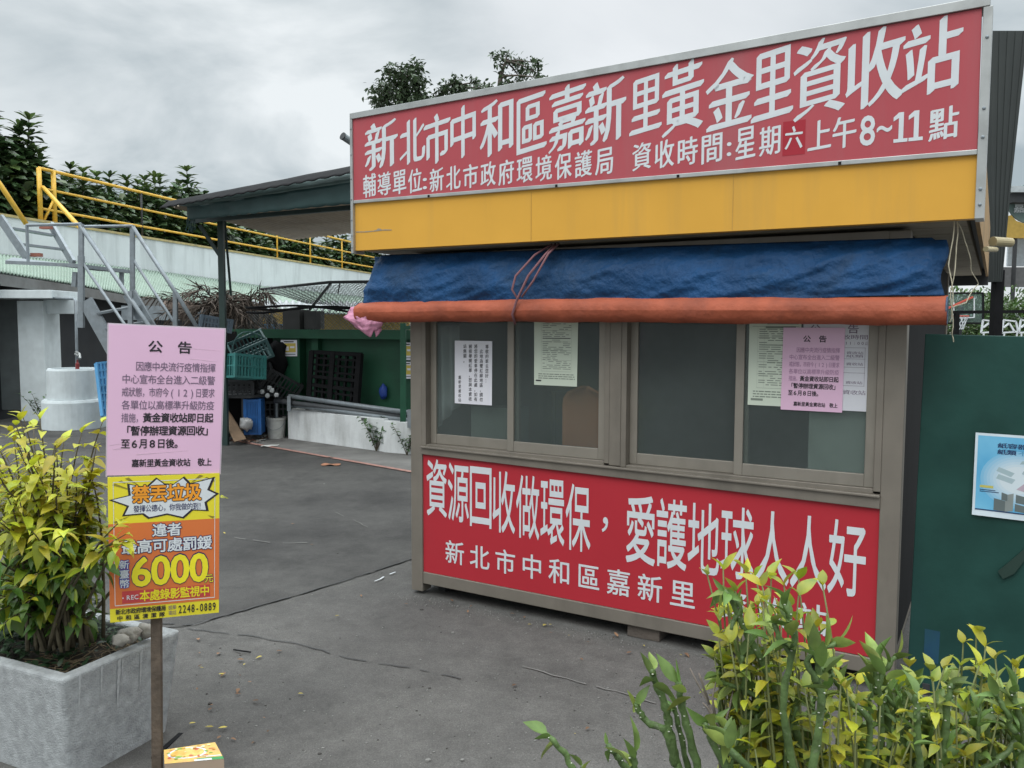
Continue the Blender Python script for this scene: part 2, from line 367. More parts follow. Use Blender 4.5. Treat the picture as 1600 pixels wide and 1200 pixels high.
# concrete apron behind the red line
nrm = V(-ld.y, ld.x, 0)
sheet('pavement', [lineA - ld * 9 + nrm * 0.05, lineB + ld * 6 + nrm * 0.05, lineB + ld * 6 + nrm * 14, lineA - ld * 14 + nrm * 14], M_apron, 0.008)
b = MB(); rnd = random.Random(4)
t = -0.4
L_ = (lineB - lineA).length
while t < L_ + 4:
    s = rnd.uniform(0.5, 1.6)
    for k in (0,):
        p, q = lineA + ld * t, lineA + ld * (t + s)
        b.poly([V(*(p - nrm * 0.03).xy, GZ + 0.013), V(*(q - nrm * 0.03).xy, GZ + 0.013), V(*(q + nrm * 0.04).xy, GZ + 0.013), V(*(p + nrm * 0.04).xy, GZ + 0.013)])
    t += s + rnd.choice([0.0, 0.01, 0.05])
b.build('road_line', M_redline, kind='structure')
def crack(name, pix, wd, m, dz, seed, kind='structure', gap=0.22):
    rnd = random.Random(seed); pts = [gnd(*p) for p in pix]; b = MB(); path = []
    for p, q in zip(pts, pts[1:]):
        k = max(3, int((q - p).length / 0.05))
        for i in range(k): path.append(lerp(p, q, i / k) + V(rnd.uniform(-.007, .007), rnd.uniform(-.007, .007), 0))
    path.append(pts[-1])
    for i in range(len(path) - 1):
        if rnd.random() < gap: continue
        d = (path[i + 1] - path[i]).normalized(); s = V(-d.y, d.x, 0)
        w0 = wd * (0.5 + 0.5 * abs(math.sin(i * 0.7))); w1 = wd * (0.5 + 0.5 * abs(math.sin((i + 1) * 0.7)))
        a, c = path[i], path[i + 1]; z = V(0, 0, dz)
        b.poly([a - s * w0 + z, c - s * w1 + z, c + s * w1 + z, a + s * w0 + z])
    return b.build(name, m, kind=kind)
crack('pavement_seam', [(230, 975), (300, 978), (455, 934), (560, 902), (645, 874)], 0.007, M_seam, 0.009, 1)
crack('pavement_seam', [(585, 911), (625, 893)], 0.006, M_signwhite, 0.012, 12, gap=0.35)
crack('pavement_seam', [(290, 983), (400, 996), (480, 1010), (540, 1030), (640, 1045), (720, 1062)], 0.0045, M_seam, 0.006, 2)
crack('pavement_seam', [(815, 1043), (900, 1066), (980, 1086), (1060, 1112)], 0.005, mat('pale_crack', (0.15, 0.145, 0.135), 0.95), 0.006, 5)
crack('pavement_seam', [(365, 842), (395, 846), (430, 851), (480, 850)], 0.006, MATS['pale_crack'], 0.012, 6)
crack('pavement_seam', [(520, 800), (560, 818), (575, 826)], 0.004, MATS['pale_crack'], 0.012, 7)
# ------------------------------------------------------------------ the recycling booth
ANG = R(30.582); OA = V(-0.618, 4.954, 0)
U = V(math.cos(ANG), -math.sin(ANG), 0); W = V(-math.sin(ANG), -math.cos(ANG), 0)   # along the front, outwards from it
BX = Matrix(((U.x, W.x, 0, OA.x), (U.y, W.y, 0, OA.y), (0, 0, 1, 0), (0, 0, 0, 1)))
def P(u, v, z): return BX @ V(u, v, z)
def bm(): m = MB(); m.X = BX; return m
booth = thing('recycling_booth', 'brown aluminium recycling booth with red sign, sliding windows and red slogan panel', 'booth', P(1.36, -1.6, GZ))
WD = 2.72; DP = 3.3
for u0 in (0, WD - 0.085):
    for v0 in (0, -DP):
        b = bm(); b.box((u0, v0, -0.03 if u0 < 1 else GZ), (u0 + 0.085, v0 - 0.09, 2.02)); b.build('post', M_frame, booth, bevel=0.004)
b = bm(); b.box((0.085, -0.004, 0.02), (2.635, -0.09, 0.093)); b.box((0.02, -0.09, 0.02), (0.07, -DP, 0.093)); b.box((WD - 0.07, -0.09, 0.02), (WD - 0.02, -DP, 0.093)); b.build('base_beam', M_frame, booth, bevel=0.004)
b = bm()
for u0, v0 in ((0.03, -0.2), (0.12, -0.12), (2.6, -0.2)):
    b = bm(); b.box((u0, v0, GZ), (u0 + 0.05, v0 - 0.12, 0.02)); b.build('foot', M_dark, booth)
b = bm(); b.box((0.02, -0.1, 0.094), (WD - 0.02, -DP + 0.02, 0.13)); b.build('floor_panel', M_dark, booth)
# slogan panel
b = bm(); b.prism([(0.085, -0.012, 0.094), (2.635, -0.012, 0.096), (2.635, -0.012, 0.786), (0.085, -0.012, 0.822)], (0, -0.03, 0)); pan = b.build('slogan_panel', M_panelred, booth)
sf = Surf(P(0, -0.012, 0), P(1, -0.012, 0), P(0, -0.012, 1), P(1, -0.012, 1))      # metres on the front
if sf.n.dot(W) < 0: sf.n = -sf.n
b = MB()
for i, ch in enumerate('資源回收做環保'):
    c = 0.189 + i * 0.1577; put_char(b, sf, ch, c - 0.078, c + 0.072, 0.452 - 0.0125 * i, 0.792 - 0.009 * i, bold=0.004, nib=[(0, -0.014), (0, 0), (0, 0.014)], off=0.0015, fit=True)
put_char(b, sf, '，', 1.275, 1.31, 0.50, 0.58, bold=0.02, off=0.0015, fit=True)
for i, ch in enumerate('愛護地球人人好'):
    c = 1.497 + i * 0.168; put_char(b, sf, ch, c - 0.083, c + 0.079, 0.36 + 0.0012 * i, 0.716 - 0.001 * i, bold=0.004, nib=[(0, -0.014), (0, 0), (0, 0.014)], off=0.0015, fit=True)
for i, ch in enumerate('新北市中和區嘉新里'):
    c = 0.316 + i * 0.1762; put_char(b, sf, ch, c - 0.066, c + 0.066, 0.172 - 0.0012 * i, 0.312 - 0.001 * i, bold=0.012, off=0.0015)
for i, ch in enumerate('資收站'):
    c = 1.985 + i * 0.187; put_char(b, sf, ch, c - 0.068, c + 0.068, 0.15, 0.295, bold=0.012, off=0.0015)
b.build('lettering', M_signwhite, pan)
# sill and window frame
b = bm()
b.prism([(0.085, 0.006, 0.822), (2.635, 0.006, 0.786), (2.635, 0.006, 0.838), (0.085, 0.006, 0.862)], (0, -0.1, 0))
b.prism([(0.085, 0.02, 0.862), (2.635, 0.02, 0.838), (2.635, 0.02, 0.85), (0.085, 0.02, 0.874)], (0, -0.11, 0))
b.build('sill', M_frame, booth, bevel=0.003)
b = bm(); b.box((0.085, -0.002, 1.86), (2.635, -0.09, 2.02)); b.build('lintel', M_frame, booth)
def window(u0, u1, um, zs):
    fr = bm()
    for a in (u0, u1 - 0.03): fr.box((a, 0.001, zs), (a + 0.03, -0.085, 1.86))
    fr.box((u0 + 0.03, 0.001, 1.83), (u1 - 0.03, -0.085, 1.86)); fr.box((u0 + 0.03, -0.004, zs - 0.012), (u1 - 0.03, -0.085, zs + 0.012))
    win = fr.build('window', M_frame, booth, bevel=0.003)
    for k, (a, c, v) in enumerate(((u0 + 0.03, um + 0.045, -0.048), (um - 0.015, u1 - 0.03, -0.018))):
        s = bm(); s.box((a, v, zs + 0.0125), (a + 0.042, v - 0.026, 1.83)); s.box((c - 0.042, v, zs + 0.0125), (c, v - 0.026, 1.83))
        s.box((a + 0.042, v - 0.001, zs + 0.0125), (c - 0.042, v - 0.025, zs + 0.072)); s.box((a + 0.042, v - 0.001, 1.78), (c - 0.042, v - 0.025, 1.83))
        s.build('sash', M_frame2, win, bevel=0.003)
        q = bm(); q.box((a + 0.040, v - 0.010, zs + 0.07), (c - 0.040, v - 0.015, 1.785)); q.build('glass', M_glass, win)
window(0.085, 1.315, 0.69, 0.873); window(1.38, 2.635, 1.985, 0.862)
b = bm(); b.box((1.315, 0.003, 0.865), (1.38, -0.09, 1.86)); b.build('mullion', M_frame, booth, bevel=0.004)
# walls, inside, roof
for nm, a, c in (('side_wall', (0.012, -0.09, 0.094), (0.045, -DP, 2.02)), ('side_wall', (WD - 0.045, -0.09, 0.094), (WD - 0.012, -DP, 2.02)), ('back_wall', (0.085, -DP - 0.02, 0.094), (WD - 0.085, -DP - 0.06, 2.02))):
    b = bm(); b.box(a, c); b.build(nm, (M_black if a[0] > 1 else M_frame) if nm == 'side_wall' else M_interior, booth)  # right side wall blackened: shade of the gap put into its colour
M_soffit = mat('soffit_boards', (0.30, 0.26, 0.2), 0.75, var=0.15, vscale=5, dirt=0.4, dscale=5, dcol=(0.14, 0.12, 0.1), streak=0.3)
b = bm()
b.box((-0.2, 0.15, 2.045), (2.93, -4.1, 2.09))
for i in range(14): b.box((-0.2, 0.148 - 0.3 * i, 2.038), (2.93, 0.148 - 0.3 * i - 0.285, 2.0445))
b.build('soffit', M_soffit, booth)
b = bm()
b.box((-0.23, 0.14, 2.0905), (2.95, -4.15, 2.4)); b.build('roof', M_dark, booth)
b = bm(); b.box((2.5, -4.12, 1.96), (2.98, -4.2, 2.3)); b.build('rear_fascia', M_dark, booth)
# sign: board, lettering, aluminium trim, yellow fascia
SV = 0.215
sg = bm(); sg.prism([(-0.245, SV, 2.335), (2.962, SV, 2.295), (2.957, SV, 2.835), (-0.245, SV, 2.806)], (0, -0.05, 0)); sign = sg.build('sign_board', M_signred, booth)
sf2 = Surf(P(0, SV, 0), P(1, SV, 0), P(0, SV, 1), P(1, SV, 1))
if sf2.n.dot(W) < 0: sf2.n = -sf2.n
b = MB()
cs = [-.035, .19, .36, .533, .745, .957, 1.16, 1.37, 1.578, 1.76, 1.977, 2.167, 2.362, 2.58, 2.79]
ws = [.135, .1, .1, .092, .115, .098, .115, .12, .09, .11, .12, .1, .118, .123, .118]
zb = [2.494, 2.503, 2.487, 2.5, 2.495, 2.492, 2.48, 2.488, 2.517, 2.493, 2.494, 2.51, 2.493, 2.506, 2.526]
zt = [2.777, 2.762, 2.77, 2.79, 2.795, 2.787, 2.808, 2.803, 2.786, 2.825, 2.808, 2.814, 2.827, 2.83, 2.83]
for ch, c, hw, z0, z1 in zip('新北市中和區嘉新里黃金里資收站', cs, ws, zb, zt):
    put_char(b, sf2, ch, c - hw * 0.84, c + hw * 0.84, z0 + 0.012, z1 - 0.012, bold=-0.012, off=0.0012, fit=True, nib=[(-0.039 + 0.013 * k_, -0.024 + 0.008 * k_) for k_ in range(7)], rise=0.1)
NB2 = [(-0.022, -0.01), (0.0, 0.0), (0.022, 0.01)]
line = '輔導單位'
for i, ch in enumerate(line):
    c = -0.124 + i * 0.1105; put_char(b, sf2, ch, c - 0.047, c + 0.047, 2.348, 2.478, bold=0.004, off=0.0012, fit=True, nib=NB2, rise=0.07)
put_char(b, sf2, ':', 0.262, 0.29, 2.36, 2.42, bold=0.02, off=0.0012, fit=True)
for i, ch in enumerate('新北市政府環境保護局'):
    c = 0.357 + i * 0.1121; put_char(b, sf2, ch, c - 0.046, c + 0.046, 2.342, 2.468, bold=0.004, off=0.0012, fit=True, nib=NB2, rise=0.07)
for i, ch in enumerate('資收時間'):
    c = 1.562 + i * 0.1135; put_char(b, sf2, ch, c - 0.046, c + 0.046, 2.348, 2.474, bold=0.004, off=0.0012, fit=True, nib=NB2, rise=0.07)
put_char(b, sf2, ':', 1.972, 1.992, 2.37, 2.43, bold=0.02, off=0.0012, fit=True)
for ch, a, c, z0, z1 in (('星', 2.012, 2.098, 2.353, 2.488), ('期', 2.118, 2.206, 2.356, 2.48), ('上', 2.324, 2.416, 2.36, 2.48), ('午', 2.425, 2.515, 2.355, 2.485), ('8', 2.532, 2.588, 2.356, 2.474), ('~', 2.597, 2.652, 2.402, 2.428), ('1', 2.678, 2.696, 2.354, 2.474), ('1', 2.734, 2.752, 2.354, 2.474), ('點', 2.79, 2.892, 2.349, 2.474)):
    if ch == '1':
        rect_on(b, sf2, a, c, z0, z1, 0.0012); rect_on(b, sf2, a - 0.018, c + 0.016, z0, z0 + 0.014, 0.0013)
        b.poly([sf2.pt(a, z1, 0.0013), sf2.pt(a - 0.02, z1 - 0.018, 0.0013), sf2.pt(a - 0.02, z1 - 0.034, 0.0013), sf2.pt(a, z1 - 0.022, 0.0013)])
    elif ord(ch) < 128: put_char(b, sf2, ch, a, c, z0, z1, bold=0.03, off=0.0012, fit=True)
    else: put_char(b, sf2, ch, a, c, z0, z1, bold=0.004, off=0.0012, fit=True, nib=NB2, rise=0.07)
b.build('lettering', M_signwhite, sign)
b = MB(); rect_on(b, sf2, 2.217, 2.312, 2.345, 2.492, 0.0008); b.build('red_patch', M_liuRed, sign, label='fresher red square patched in behind one character')
b = MB(); put_char(b, sf2, '六', 2.228, 2.3, 2.372, 2.468, bold=0.004, off=0.0016, fit=True, nib=NB2); b.build('lettering', M_signwhite, sign)
ye = bm(); ye.prism([(-0.245, SV - 0.01, 2.043), (2.962, SV - 0.01, 2.03), (2.962, SV - 0.01, 2.276), (-0.245, SV - 0.01, 2.318)], (0, -0.06, 0))
yel = ye.build('yellow_fascia', M_yellow, booth)
b = bm()                                # torn crease and panel joints in the yellow sheet
v = SV - 0.0085
pts = [(-0.24, 2.152), (-0.17, 2.149), (-0.10, 2.150), (-0.03, 2.152), (0.03, 2.149)]
for (a, z), (c, y) in zip(pts, pts[1:]): b.poly([(a, v, z - 0.003), (c, v, y - 0.002), (c, v, y + 0.002), (a, v, z + 0.004)])
b.poly([(-0.09, v, 2.152), (-0.04, v, 2.152), (-0.05, v, 2.160), (-0.07, v, 2.164)])
b.build('tear', M_soffit, yel)
b = bm()
for u0 in (0.95, 2.0): b.box((u0, v, 2.04), (u0 + 0.003, v - 0.001, 2.29))
b.build('joint', mat('joint', (0.5, 0.28, 0.05), 0.6), yel)
tr = bm(); hs = 0.012
tr.prism([(-0.262, SV + hs, 2.806), (2.985, SV + hs, 2.837), (2.985, SV + hs, 2.876), (-0.262, SV + hs, 2.84)], (0, -0.12, 0))
tr.prism([(-0.245, SV + 0.006, 2.318), (2.962, SV + 0.006, 2.276), (2.962, SV + 0.006, 2.296), (-0.245, SV + 0.006, 2.336)], (0, -0.05, 0))
tr.prism([(-0.264, SV + 0.01, 2.025), (-0.2455, SV + 0.01, 2.025), (-0.2455, SV + 0.01, 2.8055), (-0.264, SV + 0.01, 2.8055)], (0, -0.1, 0))
tr.prism([(2.9625, SV + 0.01, 2.026), (2.995, SV + 0.01, 2.026), (2.995, SV + 0.01, 2.836), (2.9625, SV + 0.01, 2.836)], (0, -0.12, 0))
trim = tr.build('sign_trim', M_silver, booth, bevel=0.002)
b = bm()
for u0, r_, zs_ in ((2.979, 0.007, (2.08, 2.14, 2.34, 2.45, 2.72)), (-0.255, 0.0045, (2.06, 2.13, 2.22, 2.34, 2.46, 2.6, 2.75))):
    for z in zs_:
        b = bm(); c_ = V(u0, SV + 0.010, z)
        b.tube([c_, c_ + V(0, 0.004, 0), c_ + V(0, 0.006, 0)], [r_, r_ * 0.9, r_ * 0.4], 8); b.build('screw', M_steel, trim)
for u0 in (0.3, 1.1, 1.74, 2.45):
    b = bm(); b.box((u0, SV + 0.0065, 2.318 - 0.0131 * u0 - 0.002), (u0 + 0.012, SV + 0.009, 2.318 - 0.0131 * u0 + 0.011)); b.build('screw', M_black, trim)
# seen under the right end of the roof: side board, drain stub
b = bm(); b.box((2.962, 0.1, 2.03), (2.978, -4.1, 2.44)); b.build('roof_side_board', mat('raw_board', (0.36, 0.22, 0.09), 0.8, dirt=0.5, dcol=(0.12, 0.09, 0.05)), booth)
b = MB(); b.tube([at(1551, 377, 3.9), at(1579, 379, 3.95)], 0.022, 14); b.tube([at(1540, 389, 3.7), at(1556, 390, 3.9)], 0.012, 10); b.build('drain_stub', mat('pvc', (0.42, 0.35, 0.2), 0.5), booth)
# things kept inside, against the glass
# chair close behind the pane
t = thing('office_chair', 'orange curved chair back seen through the second window', 'chair', P(1.13, -0.45, 0.13))
def chairback(a, b_):
    u0 = 1.135 + (a - 0.5) * 0.26; z = 0.78 + b_ * 0.49
    if b_ > 0.8: u0 = 1.135 + (u0 - 1.135) * math.sqrt(max(0, 1 - ((b_ - 0.8) / 0.2) ** 2) + 0.02)
    return P(u0, -0.065 - 0.05 * (1 - (2 * a - 1) ** 2), z)
b = MB(); b.grid(chairback, 12, 14); b.build('backrest', mat('orange_plastic', (0.50, 0.19, 0.09), 0.5), t, smooth=True, solid=0.015)
b = bm(); b.box((0.95, -0.24, 0.55), (1.23, -0.62, 0.60)); b.build('seat', MATS['orange_plastic'], t, bevel=0.01)
for a in (0.97, 1.2):
    for c in (-0.28, -0.58):
        b = bm(); b.tube([(a, c, 0.13), (a, c, 0.56)], 0.012, 8); b.build('leg', M_dark, t)
b = bm(); b.box((2.31, -0.062, 0.9), (2.585, -0.075, 1.28)); b.build('notice_board', mat('pale_board', (0.36, 0.39, 0.36), 0.7), label='pale grey board leaning behind the rightmost window pane', cat='board')
b = bm(); b.box((0.78, -0.35, 1.2), (1.0, -0.42, 1.215)); b.box((0.97, -0.36, 0.13), (0.985, -0.4, 1.2)); b.box((0.79, -0.36, 0.13), (0.805, -0.4, 1.2)); b.box((0.78, -0.37, 0.55), (1.0, -0.395, 1.2))
b.build('folding_table', M_dark, label='dim folded table behind the second window', cat='table', )
b = MB()
b.X = BX
def reflection_cloth(a, q): return V(0.13 + 0.17 * a + 0.01 * q, -0.09 - 0.02 * math.sin(a * 16), 1.6 - 0.62 * q * (1 - 0.25 * a))  # added cloth, stands in for pale reflections in the glass
b.grid(reflection_cloth, 20, 6); b.build('reflection_cloth', mat('reflection_grey', (0.45, 0.45, 0.46), 0.8), smooth=True, solid=0.002, label='added pale grey cloth standing in for a reflection in the leftmost pane', cat='reflection_cloth')
b = bm(); b.box((0.36, -0.12, 0.86), (0.66, -0.3, 1.12)); b.build('storage_box', mat('box_tan', (0.2, 0.22, 0.2), 0.8), label='pale box stored inside below the leftmost window note', cat='box', bevel=0.005)
# brick prop under the beam
b = bm(); b.box((1.42, -0.03, GZ), (1.6, -0.16, 0.018)); b.build('wood_block', mat('old_wood', (0.11, 0.09, 0.075), 0.9, bump=0.4), label='short wooden block wedged under the booth base beam', cat='block', bevel=0.004)
# ------------------------------------------------------------------ rolled awning
aw = thing('tarp_awning', 'blue tarp awning with rolled orange lower edge hung under the booth sign', 'awning', P(1.33, 0.1, 2.0))
def tarp(a, b_):
    u = -0.22 + a * 3.08; e = min(a, 1 - a) * 3.08
    z = lerp(2.025 - 0.05 * a, 1.72, b_); bulge = math.sin(math.pi * min(1, b_ * 1.05)) * 0.05
    v = 0.06 + 0.12 * b_ + bulge * min(1, e / 0.06)
    n_ = noise.noise(V(u * 3.2, b_ * 2.5, 3)) * 0.02 + noise.noise(V(u * 9 + b_ * 4, b_ * 5, 8)) * 0.008 + (1 - abs(noise.noise(V(u * 4.5 + b_ * 3, b_ * 1.8 - u, 5))) * 1.6) ** 3 * 0.013 + (1 - abs(noise.noise(V(u * 9 - b_ * 5, b_ * 4, 15))) * 1.6) ** 3 * 0.005 - 0.009
    sag = 0.012 * math.sin(u * 4.1) * b_
    u2 = u + (0.012 * math.sin(b_ * 7) if e < 0.02 else 0)
    return P(u2, v + n_ * (1 if 0.02 < b_ < 0.98 else 0.2), z - sag + (0.0 if e > 0.05 else -0.01 * (1 - b_)))
b = MB(); b.grid(tarp, 220, 26); b.build('tarp_sheet', M_blue, aw, smooth=True, solid=0.004)
def roll(a, b_):
    u = -0.245 + a * 3.125; th = 2 * math.pi * b_
    r = 0.060 + 0.006 * noise.noise(V(u * 4, math.cos(th) * 1.2, math.sin(th) * 1.2)) + 0.0035 * noise.noise(V(u * 14, math.cos(th) * 3, math.sin(th) * 3))
    zc = 1.674 + 0.008 * math.sin(u * 1.15 + 0.5) - 0.004 * a
    return P(u, 0.17 + r * math.cos(th), zc + r * math.sin(th))
b = MB(); b.grid(roll, 120, 20); b.build('rolled_edge', M_orange, aw, smooth=True)
b = bm()
for u0 in (-0.243, 2.877):
    for rr in (0.056, 0.04, 0.022):
        c0 = 1.678 if u0 < 0 else 1.668
        pts = [(u0, 0.17 + rr * math.cos(t), c0 + rr * math.sin(t)) for t in [i * math.pi / 8 for i in range(17)]]
        b.tube(pts, 0.004, 5, cap=False)
    b.poly([(u0 + (0.004 if u0 < 0 else -0.004), 0.17 + 0.055 * math.cos(t), c0 + 0.055 * math.sin(t)) for t in [i * math.pi / 8 for i in range(16)]])
b.build('roll_end', mat('tarp_back', (0.05, 0.08, 0.13), 0.7), aw)
b = bm()
b.tube([(1.04, 0.10, 2.03), (1.03, 0.19, 1.97), (0.96, 0.245, 1.86), (0.89, 0.24, 1.74), (0.86, 0.24, 1.66), (0.855, 0.2, 1.61)], 0.007, 6)
b.tube([(1.02, 0.10, 2.03), (0.96, 0.18, 1.97), (0.88, 0.24, 1.86), (0.86, 0.243, 1.79), (0.895, 0.24, 1.735)], 0.006, 6)
b.tube([(1.06, 0.10, 2.03), (1.05, 0.2, 1.97), (0.99, 0.25, 1.83), (0.92, 0.245, 1.75)], 0.006, 6)
b.build('tie_rope', M_rope, aw, smooth=True)
b = bm()
for k, pts in enumerate((((2.90, 0.14, 2.03), (2.905, 0.17, 1.9), (2.89, 0.18, 1.75), (2.9, 0.17, 1.6), (2.905, 0.15, 1.54)),
            ((2.89, 0.16, 2.03), (2.88, 0.18, 1.85), (2.9, 0.18, 1.7), (2.89, 0.17, 1.62)),
            ((2.9, 0.12, 2.03), (2.94, 0.1, 1.93), (2.955, 0.06, 1.84), (2.98, 0.02, 1.78), (2.94, 0.12, 1.70), (2.895, 0.17, 1.68)))):
    P_ = [Vector(p) for p in pts]; sm = []
    for i in range(len(P_) - 1):
        for j in range(5): sm.append(lerp(P_[i], P_[i + 1], j / 5) + V(0.003 * math.sin(i * 5 + j), 0.003 * math.cos(j * 2 + i), 0))
    sm.append(P_[-1]); b.tube(sm, 0.0021, 5)
b.build('cord', M_cord, aw)
# pink bag hanging at the left end of the roll
def bag(a, b_):
    th = 2 * math.pi * a; c = P(-0.255 + 0.10 * b_, 0.17, 1.71 - 0.16 * b_ ** 0.8)
    r = 0.02 + 0.07 * math.sin(math.pi * min(1, 0.12 + b_ * 0.86)) * (1 + 0.6 * noise.noise(V(math.cos(th) * 2.2, math.sin(th) * 2.2, b_ * 4)) + 0.35 * noise.noise(V(math.cos(th) * 6, math.sin(th) * 6, b_ * 9)))
    return c + U * (r * 1.2 * math.cos(th)) + W * (r * 0.6 * math.sin(th)) + V(0, 0, 0.02 * math.sin(3 * th) * b_)
b = MB(); b.grid(bag, 44, 24); b.build('plastic_bag', M_pink, smooth=True, label='crumpled pink plastic bag tied at the left end of the orange roll', cat='plastic bag', solid=0.001)
# lamp/cctv stub left of the sign
t = thing('security_camera', 'small grey camera sticking out behind the left end of the sign', 'camera', at(548, 222, 5.35))
b = MB(); b.tube([at(536, 213, 5.35), at(551, 223, 5.4)], 0.024, 12); b.build('camera_body', mat('grey_plastic', (0.2, 0.23, 0.24), 0.4), t, smooth=False)
b = MB(); b.tube([at(545, 220, 5.39), at(556, 226, 5.45)], 0.01, 8); b.tube([at(535, 212.3, 5.345), at(536, 213, 5.349)], 0.026, 12); b.build('bracket', M_dark, t)
# ------------------------------------------------------------------ papers on the windows
PV1, PV2 = -0.056, -0.026
def paper(name, m, corners, label, v, cat='notice'):
    (bl, br, tl, tr_) = [P(a, v, z) for a, z in corners]
    s = Surf(bl, br, tl, tr_)
    if s.n.dot(W) < 0: s.n = -s.n
    b = board(s, 0.0008); o = b.build(name, m, label=label, cat=cat); return o, s
note, s = paper('window_note', M_paper, [(0.288, 1.138), (0.549, 1.138), (0.289, 1.511), (0.551, 1.511)], 'white note with vertical handwriting-style columns on the leftmost window pane', PV1)
b = MB()
cols = ['尊敬的車主您好：', '\u3000此地為雙紅線地區，請勿', '將您的愛車停在此處，如有', '被檢舉開紅單，恕與本資收', '站無關。']
for i, c in enumerate(cols):
    a = 0.865 - i * 0.147
    for j, ch in enumerate(c):
        y = 0.945 - j * 0.0755; put_char(b, s, ch, a - 0.042, a + 0.042, y - 0.066, y, bold=0.012, off=0.0005, rise=0.1)
for j, ch in enumerate('嘉新里資收站'):
    y = 0.445 - j * 0.0725; put_char(b, s, ch, 0.10, 0.175, y - 0.058, y, bold=0.008, off=0.0005, rise=0.1)
b.build('lettering', M_ink, note)
def formlines(s, seed, n=26, half=1.0):
    rnd = random.Random(seed); b = MB()
    rect_on(b, s, 0.06, 0.95 * half, 0.905, 0.909, 0.0005)
    for i in range(n):
        y = 0.87 - i * 0.66 / n
        x = 0.2
        while x < 0.82 * half:
            l = rnd.uniform(0.05, 0.22)
            if rnd.random() < 0.75: rect_on(b, s, x, min(x + l, 0.85 * half), y, y + 0.009, 0.0005)
            x += l + rnd.uniform(0.02, 0.06)
    for i in range(3):
        y = 0.155 - i * 0.03; x = 0.1
        while x < 0.93 * half:
            l = rnd.uniform(0.03, 0.12); rect_on(b, s, x, min(x + l, 0.95 * half), y, y + 0.013, 0.0005); x += l + 0.015
    rect_on(b, s, 0.17, 0.172, 0.2, 0.9, 0.0005); rect_on(b, s, 0.86 * half, 0.862 * half, 0.2, 0.9, 0.0005); rect_on(b, s, 0.3, 0.302, 0.2, 0.9, 0.0005)
    for y in (0.2, 0.36, 0.5, 0.62, 0.78): rect_on(b, s, 0.17, 0.86 * half, y, y + 0.003, 0.0005)
    return b
fo, s = paper('printed_form', M_form, [(0.846, 1.272), (1.111, 1.272), (0.844, 1.66), (1.115, 1.66)], 'pale green printed form on the second window pane', PV2)
formlines(s, 5).build('print', M_formink, fo)
b = MB(); rect_on(b, s, 0.2, 0.84, 0.665, 0.676, 0.0007); rect_on(b, s, 0.04, 0.17, 0.055, 0.075, 0.0007); b.build('bold_print', M_ink, fo)
fo, s = paper('printed_form', M_form, [(2.03, 1.222), (2.27, 1.222), (2.03, 1.64), (2.27, 1.64)], 'pale green printed form half hidden behind the pink window notice', PV2)
formlines(s, 9).build('print', M_formink, fo)
b = MB(); rect_on(b, s, 0.22, 0.98, 0.69, 0.70, 0.0007); rect_on(b, s, 0.06, 0.3, 0.055, 0.08, 0.0007); rect_on(b, s, 0.35, 0.95, 0.93, 0.955, 0.0007); rect_on(b, s, 0.32, 0.9, 0.885, 0.905, 0.0007); b.build('bold_print', M_formink, fo)
fo, s = paper('printed_notice', M_form2, [(2.28, 1.218), (2.572, 1.218), (2.28, 1.64), (2.572, 1.64)], 'grey white printed notice at the right edge behind the pink window notice', PV2)
b = MB()
put_char(b, s, '公', 0.1, 0.26, 0.84, 0.93, bold=0.01, off=0.0005); put_char(b, s, '告', 0.66, 0.82, 0.835, 0.93, bold=0.01, off=0.0005)
put_row(b, s, '資源回收時間', 0.2, 0.96, 0.77, 0.82, off=0.0005); put_row(b, s, '11:00止', 0.62, 0.97, 0.71, 0.75, gap=0.1, off=0.0005)
for y in (0.68, 0.56, 0.47, 0.41, 0.27): rect_on(b, s, 0.1, 0.93, y, y + 0.003, 0.0005)
rect_on(b, s, 0.92, 0.924, 0.27, 0.68, 0.0005)
for y, c in ((0.61, '資收站'), (0.575, '紙類'), (0.49, '資收站'), (0.29, '資收站')): put_row(b, s, c, 0.65, 0.9, y, y + 0.032, off=0.0005)
put_row(b, s, '里資收站', 0.5, 0.95, 0.175, 0.225, off=0.0005)
b.build('lettering', M_inkgrey, fo)
def announcement(b1, b2, s, off):      # the pink notice: thin lines into b1, bold lines into b2
    put_char(b2, s, '公', 0.335, 0.455, 0.825, 0.905, nib=dil(0.024), off=off); put_char(b2, s, '告', 0.59, 0.71, 0.825, 0.905, nib=dil(0.024), off=off)
    rows = ['\u3000因應中央流行疫情指揮', '中心宣布全台進入二級警', '戒狀態，市府今(12)日要求', '各單位以高標準升級防疫']
    for i, r_ in enumerate(rows):
        y = 0.70 - i * 0.0865; put_row(b1, s, r_, 0.115 if i else 0.16, 0.93, y, y + 0.062, off=off, bold=0.004)
    y = 0.354; put_row(b1, s, '措施，', 0.115, 0.30, y, y + 0.062, off=off, bold=0.004)
    put_row(b2, s, '黃金資收站即日起', 0.30, 0.925, y, y + 0.064, off=off, nib=dil(0.024))
    put_row(b2, s, '「暫停辦理資源回收」', 0.115, 0.93, 0.265, 0.33, off=off, nib=dil(0.024))
    put_row(b2, s, '至6月8日後。', 0.115, 0.66, 0.178, 0.243, off=off, nib=dil(0.024))
    put_row(b2, s, '嘉新里黃金資收站\u3000敬上', 0.21, 0.925, 0.052, 0.105, off=off, nib=dil(0.022))
fo, s = paper('pink_notice', M_pinkpaper, [(2.187, 1.208), (2.461, 1.208), (2.19, 1.596), (2.463, 1.596)], 'small pink announcement stuck over two forms on the rightmost window pane', PV2 + 0.004)
b1, b2 = MB(), MB(); announcement(b1, b2, s, 0.0006)
b1.build('lettering', mat('pale_ink', (0.40, 0.22, 0.36), 0.6), fo); b2.build('lettering', M_ink, fo)
